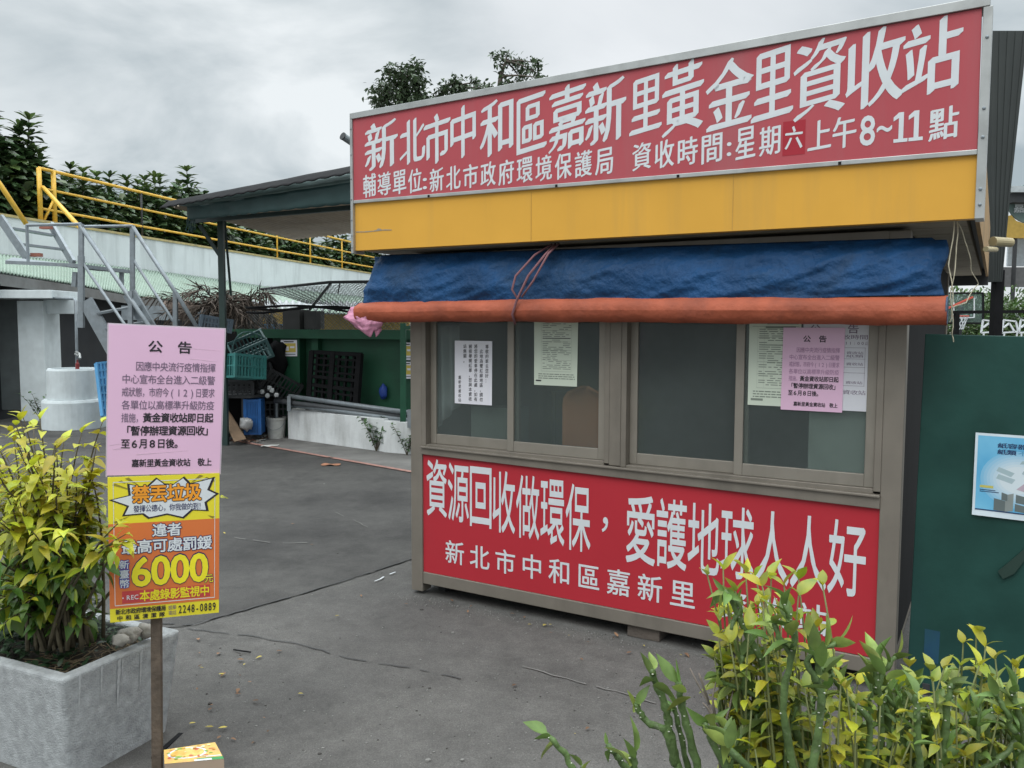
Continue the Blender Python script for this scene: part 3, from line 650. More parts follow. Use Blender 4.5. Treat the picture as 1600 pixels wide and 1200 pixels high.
# ------------------------------------------------------------------ green hoarding at the right with a blue poster
hp = [P(2.765, -0.08, GZ), P(4.6, -0.02, GZ), P(4.62, -0.02, 1.535), P(2.785, -0.08, 1.57)]
t = thing('green_gate_panel', 'tall dark green painted sheet panel standing right of the booth', 'panel', P(3.2, -0.1, GZ))
b = MB(); b.prism(hp, W * -0.035); b.build('sheet', M_greenpanel, t, bevel=0.003)
b = bm(); b.poly([(3.12, -0.075, 0.05), (3.19, -0.075, 0.05), (3.17, -0.075, 1.42), (3.13, -0.075, 1.42)])
b.poly([(2.83, -0.076, 0.10), (3.6, -0.076, 0.10), (3.6, -0.076, 0.22), (2.83, -0.076, 0.25)])
b.X = BX @ Matrix.Translation((0, 0.012, 0)); b.build('blue_paint', mat('blue_paint', (0.010, 0.05, 0.11), 0.45, var=0.2, dirt=0.5, dscale=5, dcol=(0.018, 0.08, 0.068), dpos=0.42), t, label='faded blue paint stripe')
b = bm(); b.prism([(3.10, -0.06, 0.56), (3.20, -0.06, 0.68), (3.215, -0.06, 0.66), (3.16, -0.06, 0.56), (3.12, -0.06, 0.53)], (0, 0.006, 0)); b.build('latch', mat('latch_green', (0.012, 0.035, 0.026), 0.6), t)
b = bm(); b.box((2.83, -0.065, 0.0), (2.86, -0.115, GZ)); b.build('foot', M_dark, t)
po = [P(2.994, -0.058, 0.793), P(3.41, -0.053, 0.785), P(2.995, -0.058, 1.150), P(3.41, -0.053, 1.146)]
s = Surf(*po); s.n = s.n if s.n.dot(W) > 0 else -s.n
b = board(s, 0.001); pst = b.build('poster', mat('poster_white', (0.62, 0.7, 0.75), 0.4), label='blue recycling poster with white border on the green panel', cat='poster')
b = MB(); rect_on(b, s, 0.025, 0.975, 0.07, 0.97, 0.0006); b.build('poster_print', mat('poster_blue', (0.10, 0.38, 0.62), 0.4, col2=(0.2, 0.52, 0.72), vscale=5), pst)
for k in range(7):
    f = k / 6; b = MB(); b.poly([s.pt(0.40 + (0.34 - 0.17 * f) * math.cos(a), 0.47 + (0.34 - 0.18 * f) * math.sin(a), 0.0007 + 0.00006 * k) for a in [i * math.pi / 16 for i in range(32)]])
    b.build('poster_print', mat('poster_glow_' + 'abcdefg'[k], tuple(lerp(c_, d_, 0.15 + 0.85 * f) for c_, d_ in zip((0.15, 0.44, 0.66), (0.6, 0.68, 0.72))), 0.4, var=0.02), pst)
b = MB()
for i, (x, y, w_, h_, k) in enumerate(((0.2, 0.56, 0.13, 0.05, -0.06), (0.2, 0.47, 0.14, 0.055, -0.05), (0.40, 0.66, 0.1, 0.04, 0.02), (0.42, 0.55, 0.09, 0.04, -0.04))):
    b.poly([s.pt(x, y, 0.0012), s.pt(x + w_, y + k, 0.0012), s.pt(x + w_ + 0.03, y + k + h_, 0.0012), s.pt(x + 0.02, y + h_, 0.0012)])
b.build('poster_print', mat('poster_grey', (0.30, 0.42, 0.44), 0.5, col2=(0.42, 0.5, 0.55)), pst)
b = MB()
for x, y, w_, h_ in ((0.19, 0.09, 0.17, 0.14), (0.255, 0.22, 0.09, 0.09), (0.375, 0.10, 0.16, 0.09), (0.38, 0.2, 0.14, 0.1)):
    b.poly([s.pt(x, y, 0.0012), s.pt(x + w_ * 0.6, y - 0.01, 0.0012), s.pt(x + w_ * 0.6, y + h_ - 0.02, 0.0012), s.pt(x, y + h_, 0.0012)])
b.build('poster_print', mat('poster_box', (0.12, 0.15, 0.15), 0.5), pst)
b = MB()
for x, y, w_, h_ in ((0.29, 0.09, 0.07, 0.14), (0.31, 0.22, 0.05, 0.09), (0.47, 0.10, 0.07, 0.09)):
    b.poly([s.pt(x, y - 0.008, 0.0013), s.pt(x + w_, y + 0.01, 0.0013), s.pt(x + w_, y + h_, 0.0013), s.pt(x, y + h_ - 0.02, 0.0013)])
b.build('poster_print', mat('poster_box_lit', (0.24, 0.27, 0.26), 0.5), pst)
b = MB(); b.poly([s.pt(0.38, 0.36, 0.0014), s.pt(0.55, 0.31, 0.0014), s.pt(0.60, 0.38, 0.0014), s.pt(0.45, 0.44, 0.0014)]); b.build('poster_print', mat('poster_pink', (0.45, 0.36, 0.42), 0.5), pst)
b = MB(); rect_on(b, s, 0.06, 0.18, 0.345, 0.375, 0.0012); b.build('poster_print', mat('poster_yellow', (0.55, 0.5, 0.12), 0.5), pst)
b = MB(); put_row(b, s, '紙容器', 0.2, 0.46, 0.835, 0.895, bold=0.03, off=0.0012); put_row(b, s, '紙類', 0.2, 0.365, 0.76, 0.82, bold=0.03, off=0.0012)
rect_on(b, s, 0.025, 0.975, 0.07, 0.085, 0.0013); rect_on(b, s, 0.06, 0.2, 0.315, 0.325, 0.0012); rect_on(b, s, 0.06, 0.23, 0.295, 0.305, 0.0012); b.build('lettering', mat('navy_ink', (0.02, 0.05, 0.13), 0.5), pst)
b = MB(); put_row(b, s, '不一樣', 0.38, 0.62, 0.76, 0.82, bold=0.01, off=0.0012); b.build('lettering', mat('sky_ink', (0.08, 0.3, 0.5), 0.5), pst)
# ------------------------------------------------------------------ notice boards on the stick
pole = thing('sign_post', 'weathered wooden stick carrying the pink and yellow boards beside the planter', 'post', V(*gnd(246, 1212).xy, GZ))
pb = V(*gnd(246, 1212).xy, GZ); pY = pb.y
b = MB(); b.bar(pb, at(243, 700, pY + 0.012), 0.036, 0.02, up=(0, 1, 0)); b.bar(at(243, 700, pY + 0.012), at(242, 540, pY + 0.012), 0.036, 0.02, up=(0, 1, 0)); b.build('stake', mat('stake_wood', (0.10, 0.075, 0.055), 0.85, var=0.25, vscale=20, dirt=0.4, dscale=9, bump=0.4, bscale=40), pole, bevel=0.002)
YL, YR = pY - 0.075, pY + 0.045
s = Surf(at(167, 743, YL), at(343, 739, YR), at(170, 507, YL), at(351, 515, YR))
b = board(s, 0.004); pn = b.build('pink_notice', M_pinkpaper, label='pink announcement board at the top of the wooden stick', cat='notice board')
b1, b2 = MB(), MB(); announcement(b1, b2, s, 0.0008)
b1.build('lettering', M_inkgrey, pn); b2.build('lettering', M_ink, pn)
b = MB()
for a0, b0, a1, b1_ in ((0.02, 0.2, 0.35, 0.235), (0.6, 0.865, 0.98, 0.85), (0.05, 0.17, 0.3, 0.2), (0.7, 0.79, 0.95, 0.775), (0.25, 0.135, 0.7, 0.16)):
    q0, q1 = s.pt(a0, b0, 0.0009), s.pt(a1, b1_, 0.0009); q0b, q1b = s.pt(a0, b0 + 0.004, 0.0014), s.pt(a1, b1_ + 0.002, 0.0012)
    b.poly([q0, q1, q1b, q0b])
b.build('laminate_crease', mat('crease', (0.80, 0.60, 0.72), 0.15, coat=0.6), pn)
b = MB(); rect_on(b, s, -0.012, 0.0, -0.01, 1.006, -0.002); rect_on(b, s, 1.0, 1.012, -0.01, 1.006, -0.002); rect_on(b, s, -0.012, 1.012, 1.0, 1.01, -0.002); b.build('laminate_edge', mat('laminate', (0.55, 0.47, 0.52), 0.2), pn)
s = Surf(at(172, 973, YL - 0.004), at(342, 957, YR - 0.004), at(168, 746, YL - 0.004), at(343, 739.5, YR - 0.004))
b = board(s, 0.005); yb = b.build('warning_board', mat('board_yellow', (0.72, 0.62, 0.03), 0.4, var=0.03), label='yellow and orange no littering fine board below the pink one', cat='warning sign')
b = MB(); rect_on(b, s, 0.0, 1.0, 0.095, 0.68, 0.0006); b.build('orange_field', mat('board_orange', (0.62, 0.16, 0.04), 0.4, var=0.03), yb)
b = MB()
for i in range(46):                    # dark rays round the burst
    a = i * 2 * math.pi / 46; c = (0.5, 0.82)
    def clampp(r_): return (min(1, max(0, c[0] + r_ * math.cos(a))), min(1, max(0.68, c[1] + 0.5 * r_ * math.sin(a))))
    wv = 0.035; r0 = 0.3 + 0.1 * (i % 3)
    def pr(r_, da): return (c[0] + r_ * math.cos(a + da), c[1] + 0.36 * r_ * math.sin(a + da))
    q = [pr(r0, 0), pr(0.58, -wv), pr(0.58, wv)]
    if all(0 <= x <= 1 and 0.68 <= y <= 0.995 for x, y in q): b.poly([s.pt(x, y, 0.0008) for x, y in q])
b.build('burst_rays', mat('ray_ink', (0.25, 0.2, 0.02), 0.5), yb)
burst = [(0.04, 0.845), (0.20, 0.87), (0.19, 0.945), (0.34, 0.915), (0.43, 0.975), (0.50, 0.935), (0.575, 0.93), (0.665, 0.975), (0.72, 0.93), (0.93, 0.965), (0.885, 0.885), (0.965, 0.855), (0.86, 0.80), (0.875, 0.745), (0.74, 0.755), (0.66, 0.705), (0.52, 0.735), (0.36, 0.715), (0.31, 0.745), (0.145, 0.74), (0.185, 0.80)]
cx, cy = 0.51, 0.84
b = MB(); b.poly([s.pt(cx + (x - cx) * 1.07, cy + (y - cy) * 1.10, 0.0010) for x, y in burst]); b.build('burst_outline', M_ink, yb)
b = MB(); b.poly([s.pt(x, y, 0.0014) for x, y in burst]); b.build('burst', M_signwhite, yb)
def row2(text, a0, a1, b0, b1_, o1, o2, m1, m2, z=0.0018, gap=0.04):
    b = MB(); put_row(b, s, text, a0, a1, b0, b1_, nib=dil(o1), off=z, gap=gap); b.build('letter_outline', m1, yb)
    b = MB(); put_row(b, s, text, a0, a1, b0, b1_, nib=dil(o2), off=z + 0.0006, gap=gap); b.build('lettering', m2, yb)
M_oran = mat('ink_orange', (0.78, 0.30, 0.02), 0.5); M_navy = mat('ink_navy', (0.02, 0.02, 0.09), 0.5); M_yink = mat('ink_yellow', (0.78, 0.68, 0.02), 0.5); M_brick = mat('ink_red', (0.5, 0.05, 0.05), 0.5)
row2('禁丟垃圾', 0.21, 0.83, 0.815, 0.935, 0.075, 0.03, M_ink, M_oran)
b = MB(); put_row(b, s, '發揮公德心，你我做的到！', 0.22, 0.86, 0.752, 0.80, bold=0.01, off=0.0018); b.build('lettering', M_navy, yb)
row2('違者', 0.385, 0.65, 0.575, 0.665, 0.075, 0.02, M_navy, M_signwhite)
row2('最高可處罰鍰', 0.11, 0.93, 0.465, 0.56, 0.075, 0.02, M_navy, M_signwhite)
b = MB(); b2 = MB()
for i, ch in enumerate('新臺幣'):
    y = 0.425 - i * 0.066; put_char(b, s, ch, 0.09, 0.175, y - 0.06, y, nib=dil(0.1), off=0.0018); put_char(b2, s, ch, 0.09, 0.175, y - 0.06, y, nib=dil(0.015), off=0.0024)
b.build('lettering', mat('ink_blue', (0.03, 0.05, 0.3), 0.5), yb); b2.build('lettering', M_signwhite, yb)
b = MB(); b2 = MB()
for i, ch in enumerate('6000'):
    a = 0.20 + i * 0.175; put_char(b, s, ch, a + 0.006, a + 0.164, 0.240, 0.44, nib=dil(0.1, 0.06, 12), off=0.0018, fit=True); put_char(b2, s, ch, a + 0.006, a + 0.164, 0.240, 0.436, nib=dil(0.06, 0.034, 12), off=0.0026, fit=True)
b.build('lettering', M_navy, yb); b2.build('lettering', M_yink, yb)
row2('元', 0.86, 0.945, 0.225, 0.285, 0.07, 0.012, M_navy, M_yink)
b = MB(); rect_on(b, s, 0.11, 0.915, 0.125, 0.21, 0.0010); b.build('red_strip', M_brick, yb)
b = MB(); put_row(b, s, '•REC', 0.115, 0.255, 0.145, 0.185, bold=0.01, off=0.0018, gap=-0.2); b.build('lettering', M_signwhite, yb)
b = MB(); put_row(b, s, '本處錄影監視中', 0.265, 0.91, 0.13, 0.205, nib=dil(0.02), off=0.0018); b.build('lettering', M_yink, yb)
b = MB()
put_row(b, s, '新北市政府環境保護局', 0.05, 0.505, 0.05, 0.088, nib=dil(0.025), off=0.0018); put_row(b, s, '中和區清潔隊', 0.05, 0.505, 0.008, 0.042, gap=0.35, nib=dil(0.025), off=0.0018)
put_row(b, s, '2248-0889', 0.615, 0.975, 0.015, 0.085, bold=0.02, off=0.0018, gap=-0.15); b.build('lettering', M_ink, yb)
b = MB(); put_row(b, s, '檢舉', 0.525, 0.60, 0.052, 0.085, bold=0.0, off=0.0018); put_row(b, s, '電話', 0.525, 0.60, 0.015, 0.046, bold=0.0, off=0.0018); b.build('lettering', M_inkgrey, yb)
b = MB()
for q in ((0.045, 0.05, 0.115, 0.965), (0.955, 0.96, 0.115, 0.965), (0.045, 0.96, 0.112, 0.117), (0.045, 0.96, 0.962, 0.967)): rect_on(b, s, *q, 0.0009)
b.build('border_line', M_signwhite, yb)
# ------------------------------------------------------------------ concrete planter with golden shrub
M_conc = mat('planter_concrete', (0.37, 0.385, 0.39), 0.9, var=0.22, vscale=28, dirt=0.7, dscale=5.5, dcol=(0.25, 0.26, 0.26), bump=0.35, bscale=150, streak=0.4)
M_soil = mat('soil', (0.035, 0.028, 0.02), 0.95, var=0.4, vscale=25, bump=0.8, bscale=30)
def planter(c, ex, ey, lx, ly, z1, label, taper=0.045, wall=0.055):
    t = thing('concrete_planter', label, 'planter', V(c.x, c.y, GZ))
    def ring(k, z): return [c + ex * (sx * (lx / 2 + k)) + ey * (sy * (ly / 2 + k)) + V(0, 0, z) for sx, sy in ((-1, -1), (1, -1), (1, 1), (-1, 1))]
    rings = [ring(-taper, GZ), ring(0, z1), ring(-wall, z1), ring(-wall, z1 - 0.12)]
    b = MB(); vs = [p for r_ in rings for p in r_]; fs = []
    for i in range(3):
        for j in range(4): fs.append((i * 4 + j, i * 4 + (j + 1) % 4, i * 4 + 4 + (j + 1) % 4, i * 4 + 4 + j))
    b.add(vs, fs); o = b.build('box', M_conc, t, bevel=0.014); o.modifiers['bevel'].segments = 3
    b = MB(); b.grid(lambda a, q: c + ex * ((a - .5) * (lx - 2 * wall)) + ey * ((q - .5) * (ly - 2 * wall)) + V(0, 0, z1 - 0.06 + 0.03 * noise.noise(V(a * 4, q * 4, 2))), 16, 12)
    b.build('soil', M_soil, t, smooth=True); return t
p1, p2, p0 = at(97, 1060, 2.76), at(283, 986, 3.24), at(0, 1042, 2.86)
zr = (p1.z + p2.z) / 2
ey = V(*(p2 - p1).xy, 0); ly = ey.length; ey.normalize(); ex = V(ey.y, -ey.x, 0)
pc = V(*p1.xy, 0) + ey * ly / 2 - ex * 0.42
planter(pc, ex, ey, 0.84, ly, zr, 'square grey concrete planter holding the golden shrub at the left')
b = MB(); q = pc + ex * -0.1 - ey * ly / 2
b.bar(at(283, 1147, 3.2), at(240, 1185, 3.0), 0.02, 0.012); b.build('plastic_strip', M_black, label='short black plastic strip at the foot of the concrete planter', cat='plastic strip')
b = MB(); fs_ = Surf(p1 + (p2 - p1) * 0.0 + V(0, 0, -0.42), p2 + V(0, 0, -0.42), p1, p2)
for t_, l_, w_ in ((0.30, 0.30, 0.010), (0.44, 0.5, 0.014), (0.47, 0.22, 0.008), (0.63, 0.4, 0.011), (0.8, 0.26, 0.009), (0.13, 0.35, 0.01)):
    k_ = 12; L1, R1 = [], []
    for i in range(k_ + 1):
        f = i / k_; wv = w_ * (0.6 + 0.5 * abs(math.sin(i * 1.7 + t_ * 20))) * (1 - f * f); q = 0.97 - l_ * f; d_ = -0.043 * (1 - q) * 0.98 + 0.0022
        L1.append(fs_.pt(t_ - wv, q) - ex * -d_); R1.append(fs_.pt(t_ + wv, q) - ex * -d_)
    for i in range(k_): b.poly([L1[i], L1[i + 1], R1[i + 1], R1[i]])
b.build('lime_drip', mat('lime_drip', (0.43, 0.445, 0.45), 0.9, var=0.2, vscale=60), bpy.data.objects['concrete_planter'])
rnd = random.Random(11)
for i, (x, y, Y, r_) in enumerate(((205, 990, 3.05, 0.032), (228, 985, 3.12, 0.03), (190, 1000, 3.0, 0.025))):
    b = MB(); b.blob(at(x, y, Y), (r_ * 1.4, r_ * 1.1, r_ * 0.8), seed=i, n=12, amp=0.5)
    b.build('stone', mat('pale_stone', (0.33, 0.31, 0.28), 0.9, var=0.2, vscale=20, bump=0.4), smooth=True, label=['large pale stone lying in the planter soil', 'pale stone nearest the planter corner by the stick', 'smallest pale stone close to the shrub stems'][i], cat='stone')
LP = ((0.0, 0.12), (0.14, 0.62), (0.32, 0.95), (0.52, 0.98), (0.72, 0.7), (0.88, 0.32), (1.0, 0.03))
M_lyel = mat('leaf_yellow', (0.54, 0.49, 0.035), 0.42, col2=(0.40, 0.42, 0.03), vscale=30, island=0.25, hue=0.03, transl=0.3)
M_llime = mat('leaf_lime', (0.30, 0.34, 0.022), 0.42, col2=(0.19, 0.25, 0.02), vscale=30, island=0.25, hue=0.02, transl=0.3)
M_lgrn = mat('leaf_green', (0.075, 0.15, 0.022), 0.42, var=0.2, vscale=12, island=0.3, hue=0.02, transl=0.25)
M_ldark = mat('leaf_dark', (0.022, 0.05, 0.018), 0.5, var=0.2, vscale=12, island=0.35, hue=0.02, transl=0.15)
M_stem = mat('shrub_stem', (0.09, 0.075, 0.045), 0.8, var=0.3, vscale=30, bump=0.4)
sh = thing('golden_shrub', 'lime and yellow leaved shrub growing in the concrete planter', 'shrub', at(100, 1000, 3.02))
stems = MB(); fol = MB()
base = at(100, 1005, 3.02)
tips = [(35, 648, 2.95), (62, 655, 3.0), (22, 690, 2.9), (128, 676, 3.05), (160, 660, 3.1), (150, 700, 2.9), (100, 690, 3.1), (-20, 668, 3.0), (345, 778, 3.32), (196, 835, 2.57), (182, 856, 2.57), (188, 815, 2.58),
        (140, 770, 2.95), (120, 745, 2.9), (60, 720, 2.85), (0, 735, 2.9), (-30, 760, 2.9), (90, 760, 2.7), (30, 780, 2.7), (140, 820, 2.65), (100, 830, 2.6), (50, 830, 2.62), (0, 810, 2.7), (-30, 830, 2.8)]
for i in range(34): tips.append((rnd.uniform(-40, 145), rnd.uniform(880, 985), 3.0 + rnd.uniform(-.2, .2)))
for i in range(112):
    a = rnd.uniform(0, 6.28); r_ = math.sqrt(rnd.random()) * (1 + 0.22 * math.sin(3 * a + 1) + 0.12 * math.sin(7 * a))
    tips.append((62 + 108 * r_ * math.cos(a), 815 + 140 * r_ * math.sin(a), 2.98 + rnd.uniform(-0.32, 0.3)))
for x, y, Y in tips:
    if 128 < x < 165: Y = max(Y, 2.95)
    if x > 165 and y > 868: continue
    if x > 120 and y > 760 and Y > 2.5: Y = max(Y, 2.62) if y < 868 else max(Y, 2.95)
    tip = at(x, y, Y); b0 = base + V(rnd.gauss(0, .045), rnd.gauss(0, .04), 0)
    mid = lerp(b0, tip, 0.5) + V(0, 0, 0.12 + rnd.uniform(0, 0.06)) + V(rnd.uniform(-.05, .05), rnd.uniform(-.05, .05), 0)
    path = bez(b0, mid, tip, 12)
    stems.tube(path, [0.008 - 0.0065 * k / 12 for k in range(13)], 5)
    for k in range(3 if tip.z < 0.85 else 5, 13):
        d = (path[min(k + 1, 12)] - path[k - 1]).normalized()
        for sgn in (0, 1):
            if k == 12: dd = d + V(rnd.uniform(-.4, .4), rnd.uniform(-.4, .4), rnd.uniform(-.2, .3))
            else:
                an = rnd.uniform(0, 6.28) if sgn == 0 else an + math.pi
                o1 = d.orthogonal().normalized(); o2 = d.cross(o1); dd = d * 0.35 + (o1 * math.cos(an) + o2 * math.sin(an)) + V(0, 0, 0.12)
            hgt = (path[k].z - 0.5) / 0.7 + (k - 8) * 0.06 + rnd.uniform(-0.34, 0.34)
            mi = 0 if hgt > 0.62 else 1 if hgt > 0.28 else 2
            L_ = rnd.choice((0.5, 0.75, 0.9, 1, 1.1)) * rnd.uniform(0.042, 0.07) * (0.85 if k == 12 else 1)
            fol.leaf(path[k], dd, V(rnd.uniform(-.4, .4), rnd.uniform(-.4, .4), 1), L_, L_ * rnd.uniform(0.48, 0.64), droop=rnd.uniform(0.35, 1.0), fold=rnd.uniform(0.1, 0.5), mi=mi, prof=LP)
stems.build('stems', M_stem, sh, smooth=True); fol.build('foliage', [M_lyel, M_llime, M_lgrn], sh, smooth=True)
# low dark plants under the shrub
gc = MB()
for i in range(1300):
    a, q = rnd.uniform(-0.36, 0.3), rnd.uniform(-0.19, 0.19)
    if a > 0.16 and rnd.random() < 0.75: continue
    p = pc + ex * a + ey * q + V(0, 0, zr - 0.05 + rnd.uniform(0, 0.07 + 0.12 * (a < 0.2) * max(0, noise.noise(V(a * 7, q * 7, 5)) + 0.5)))
    L_ = rnd.uniform(0.022, 0.045); gc.leaf(p, V(rnd.uniform(-1, 1), rnd.uniform(-1, 1), rnd.uniform(-.1, .8)), V(rnd.uniform(-.3, .3), rnd.uniform(-.3, .3), 1), L_, L_ * 0.55, droop=0.3, prof=LP)
gc.build('ground_cover', M_ldark, smooth=True, kind='stuff', label='dark green low plants covering the planter soil', cat='ground cover')
gs = MB()
for i in range(160):
    a, q = rnd.uniform(0.06, 0.34), rnd.uniform(-0.19, 0.2); p = pc + ex * a + ey * q + V(0, 0, zr - 0.045); an = rnd.uniform(0, 6.28); l_ = rnd.uniform(.03, .09)
    gs.bar(p, p + V(math.cos(an) * l_, math.sin(an) * l_, rnd.uniform(-.005, .02)), 0.0025, 0.0015)
gs.build('straw', mat('straw', (0.2, 0.15, 0.09), 0.9, var=0.3, island=0.4), kind='stuff', label='dry straw scattered on the planter soil', cat='straw')
# printed carton at the foot of the stick
pz = GZ + 0.10
k0, k1, k2 = gnd(262, 1184, pz), gnd(351, 1172, pz), gnd(337, 1158, pz)
k3 = gnd(258, 1172, pz)
car = thing('printed_carton', 'flat printed food carton with green band lying by the stick', 'carton', V(*((k0 + k2) / 2).xy, GZ))
k0 = gnd(257, 1194, pz); k1 = gnd(350, 1186, pz); k2 = gnd(336, 1160, pz); k3 = gnd(256, 1172, pz)
b = MB(); b.prism([k0, k1, k2, k3], V(0, 0, -0.098)); b.build('box', mat('cardboard', (0.36, 0.27, 0.2), 0.8, var=0.08), car)
s = Surf(k0, k1, k3, k2); s.n = s.n if s.n.z > 0 else -s.n
b = MB(); rect_on(b, s, 0, 1, 0, 1, 0.001); b.build('lid_print', mat('carton_yellow', (0.62, 0.46, 0.10), 0.5, col2=(0.7, 0.36, 0.14), vscale=28), car)
b = MB(); b.poly([s.pt(0.42 + 0.36 * math.cos(a), 0.58 + 0.36 * math.sin(a), 0.0014) for a in [i * math.pi / 12 for i in range(24)]]); b.build('lid_print', M_signwhite, car)
b = MB(); b.poly([s.pt(0.42 + 0.31 * math.cos(a), 0.58 + 0.30 * math.sin(a), 0.0018) for a in [i * math.pi / 12 for i in range(24)]]); b.build('lid_print', mat('carton_food', (0.66, 0.33, 0.06), 0.5, col2=(0.66, 0.6, 0.2), vscale=45), car)
rnd = random.Random(5)
for nm_, cl_ in (('carton_red', (0.5, 0.12, 0.06)), ('carton_leaf', (0.25, 0.38, 0.06)), ('carton_cream', (0.72, 0.66, 0.4)), ('carton_amber', (0.6, 0.33, 0.04))):
    b = MB()
    for i in range(7):
        x, y, r1, r2 = rnd.uniform(.08, .92), rnd.uniform(.2, .92), rnd.uniform(.02, .06), rnd.uniform(.02, .07)
        b.poly([s.pt(x + r1 * math.cos(q) * (1 + .3 * math.sin(3 * q + i)), y + r2 * math.sin(q), 0.002 + 0.00007 * i + 0.0006 * ('rlca'.index(nm_[7]) if nm_[7] in 'rlca' else 0)) for q in [k * math.pi / 6 for k in range(12)]])
    b.build('lid_print', mat(nm_, cl_, 0.5, var=0.2, vscale=60), car)
b = MB(); rect_on(b, s, 0.55, 1.0, 0.0, 0.16, 0.0015); b.build('lid_print', mat('carton_green', (0.04, 0.25, 0.07), 0.5), car)
b = MB(); rect_on(b, s, 0.5, 0.8, 0.0, 0.1, 0.0018); rect_on(b, s, 0.72, 0.98, 0.2, 0.25, 0.0018); b.build('lid_print', M_signwhite, car)

# ------------------------------------------------------------------ fleshy plant and yellow shrub in the foreground
pl = V(0.72, 1.62, 0)
planter(pl, V(1, 0, 0), V(0, 1, 0), 1.5, 0.62, 0.34, 'concrete planter under the fleshy green plants at the lower right')
M_succ = mat('fleshy_stem', (0.085, 0.135, 0.045), 0.5, var=0.4, vscale=35, spec=0.3, dirt=0.6, dscale=55, dcol=(0.26, 0.29, 0.2), dpos=0.57, bump=0.3, bscale=60)
M_sleaf = mat('fleshy_leaf', (0.115, 0.185, 0.045), 0.45, spec=0.35, var=0.3, vscale=30, dirt=0.5, dscale=40, dcol=(0.2, 0.18, 0.06), dpos=0.62, island=0.25, hue=0.015, transl=0.22)
M_sleaf2 = mat('fleshy_leaf_pale', (0.21, 0.27, 0.06), 0.45, spec=0.35, var=0.3, vscale=30, island=0.2, hue=0.015, transl=0.22)
M_scar = mat('leaf_scar', (0.45, 0.46, 0.38), 0.7)
SP = ((0.0, 0.25), (0.15, 0.78), (0.34, 1.0), (0.55, 0.9), (0.78, 0.5), (1.0, 0.02))
fl = thing('fleshy_green_plant', 'fleshy green stemmed plant with boat shaped leaves at the lower right', 'plant', V(0.72, 1.6, 0.3))
sm, lf, sc2 = MB(), MB(), MB()
rnd = random.Random(21)
def shoot(pix, Y, r0, r1, leaves=5, size=0.06, scars=True):
    pts = [at(x, y, Y + (k * 0.0)) for k, (x, y) in enumerate(pix)]
    sp = []
    for i in range(len(pts) - 1):
        a0 = pts[max(i - 1, 0)]; a1, a2 = pts[i], pts[i + 1]; a3 = pts[min(i + 2, len(pts) - 1)]
        for j in range(5):
            t = j / 5; sp.append(0.5 * ((2 * a1) + (a2 - a0) * t + (2 * a0 - 5 * a1 + 4 * a2 - a3) * t * t + (3 * a1 - a0 - 3 * a2 + a3) * t ** 3))
    sp.append(pts[-1]); n = len(sp)
    sp = [p + V(rnd.uniform(-.002, .002), rnd.uniform(-.004, .004), 0) for p in sp]
    sm.tube(sp, [0.82 * lerp(r0, r1, i / (n - 1)) * (1 + 0.13 * math.sin(i * 2.1)) for i in range(n)], 8)
    if scars:
        for i in range(2, n - 1):
            if rnd.random() < 0.35:
                r_ = 0.82 * lerp(r0, r1, i / (n - 1)); a = rnd.uniform(3.4, 6.0); d = V(math.cos(a), math.sin(a), 0)
                sc2.blob(sp[i] + d * r_ * 0.92, (0.0022, 0.0022, 0.0011), seed=i, n=6, amp=0)
    d = (sp[-1] - sp[-3]).normalized(); a0 = rnd.uniform(0, 6.28)
    for k in range(leaves):
        a = a0 + k * math.pi * (0.5 if k % 2 else 1.0) + rnd.uniform(-.3, .3); o1 = d.orthogonal().normalized(); o2 = d.cross(o1)
        side = o1 * math.cos(a) + o2 * math.sin(a); tilt = 0.25 + 0.55 * (k / max(1, leaves - 1)); L_ = size * rnd.uniform(0.75, 1.15)
        base_ = sp[-1] - d * (0.012 * k)
        lf.leaf(base_, d * (1 - tilt) + side * tilt, -side + d * 0.5, L_, L_ * rnd.uniform(0.32, 0.5), droop=rnd.uniform(-0.15, 0.6), fold=rnd.uniform(0.3, 0.9), mi=rnd.choice((0, 0, 1)), prof=SP)
    return sp
shoot([(960, 1260), (905, 1215), (880, 1175), (855, 1148)], 1.45, 0.009, 0.006, 3, 0.045)
shoot([(940, 1250), (920, 1215), (910, 1198)], 1.4, 0.006, 0.005, 3, 0.032)
shoot([(1000, 1270), (985, 1215), (965, 1182), (952, 1165)], 1.42, 0.009, 0.007, 2, 0.03)
shoot([(1020, 1260), (992, 1200), (990, 1175)], 1.35, 0.009, 0.007, 4, 0.055)
shoot([(1080, 1270), (1060, 1200), (1042, 1145), (1040, 1140), (1012, 1128), (998, 1108), (996, 1098)], 1.5, 0.0115, 0.006, 3, 0.042)
shoot([(1056, 1195), (1045, 1140), (1040, 1105), (1022, 1060), (1020, 1048)], 1.5, 0.011, 0.007, 4, 0.055)
shoot([(1110, 1280), (1092, 1205), (1072, 1130), (1062, 1080), (1060, 1066)], 1.46, 0.0105, 0.007, 4, 0.058)
shoot([(1090, 1260), (1070, 1180), (1058, 1125), (1053, 1100)], 1.52, 0.008, 0.005, 3, 0.035)
shoot([(1130, 1240), (1126, 1110), (1128, 1070), (1125, 1040)], 1.55, 0.0095, 0.006, 4, 0.055)
shoot([(1180, 1280), (1120, 1170), (1105, 1140), (1102, 1133)], 1.4, 0.009, 0.007, 5, 0.042)
shoot([(1250, 1290), (1160, 1190), (1130, 1165), (1135, 1145), (1135, 1142)], 1.38, 0.0095, 0.007, 6, 0.045)
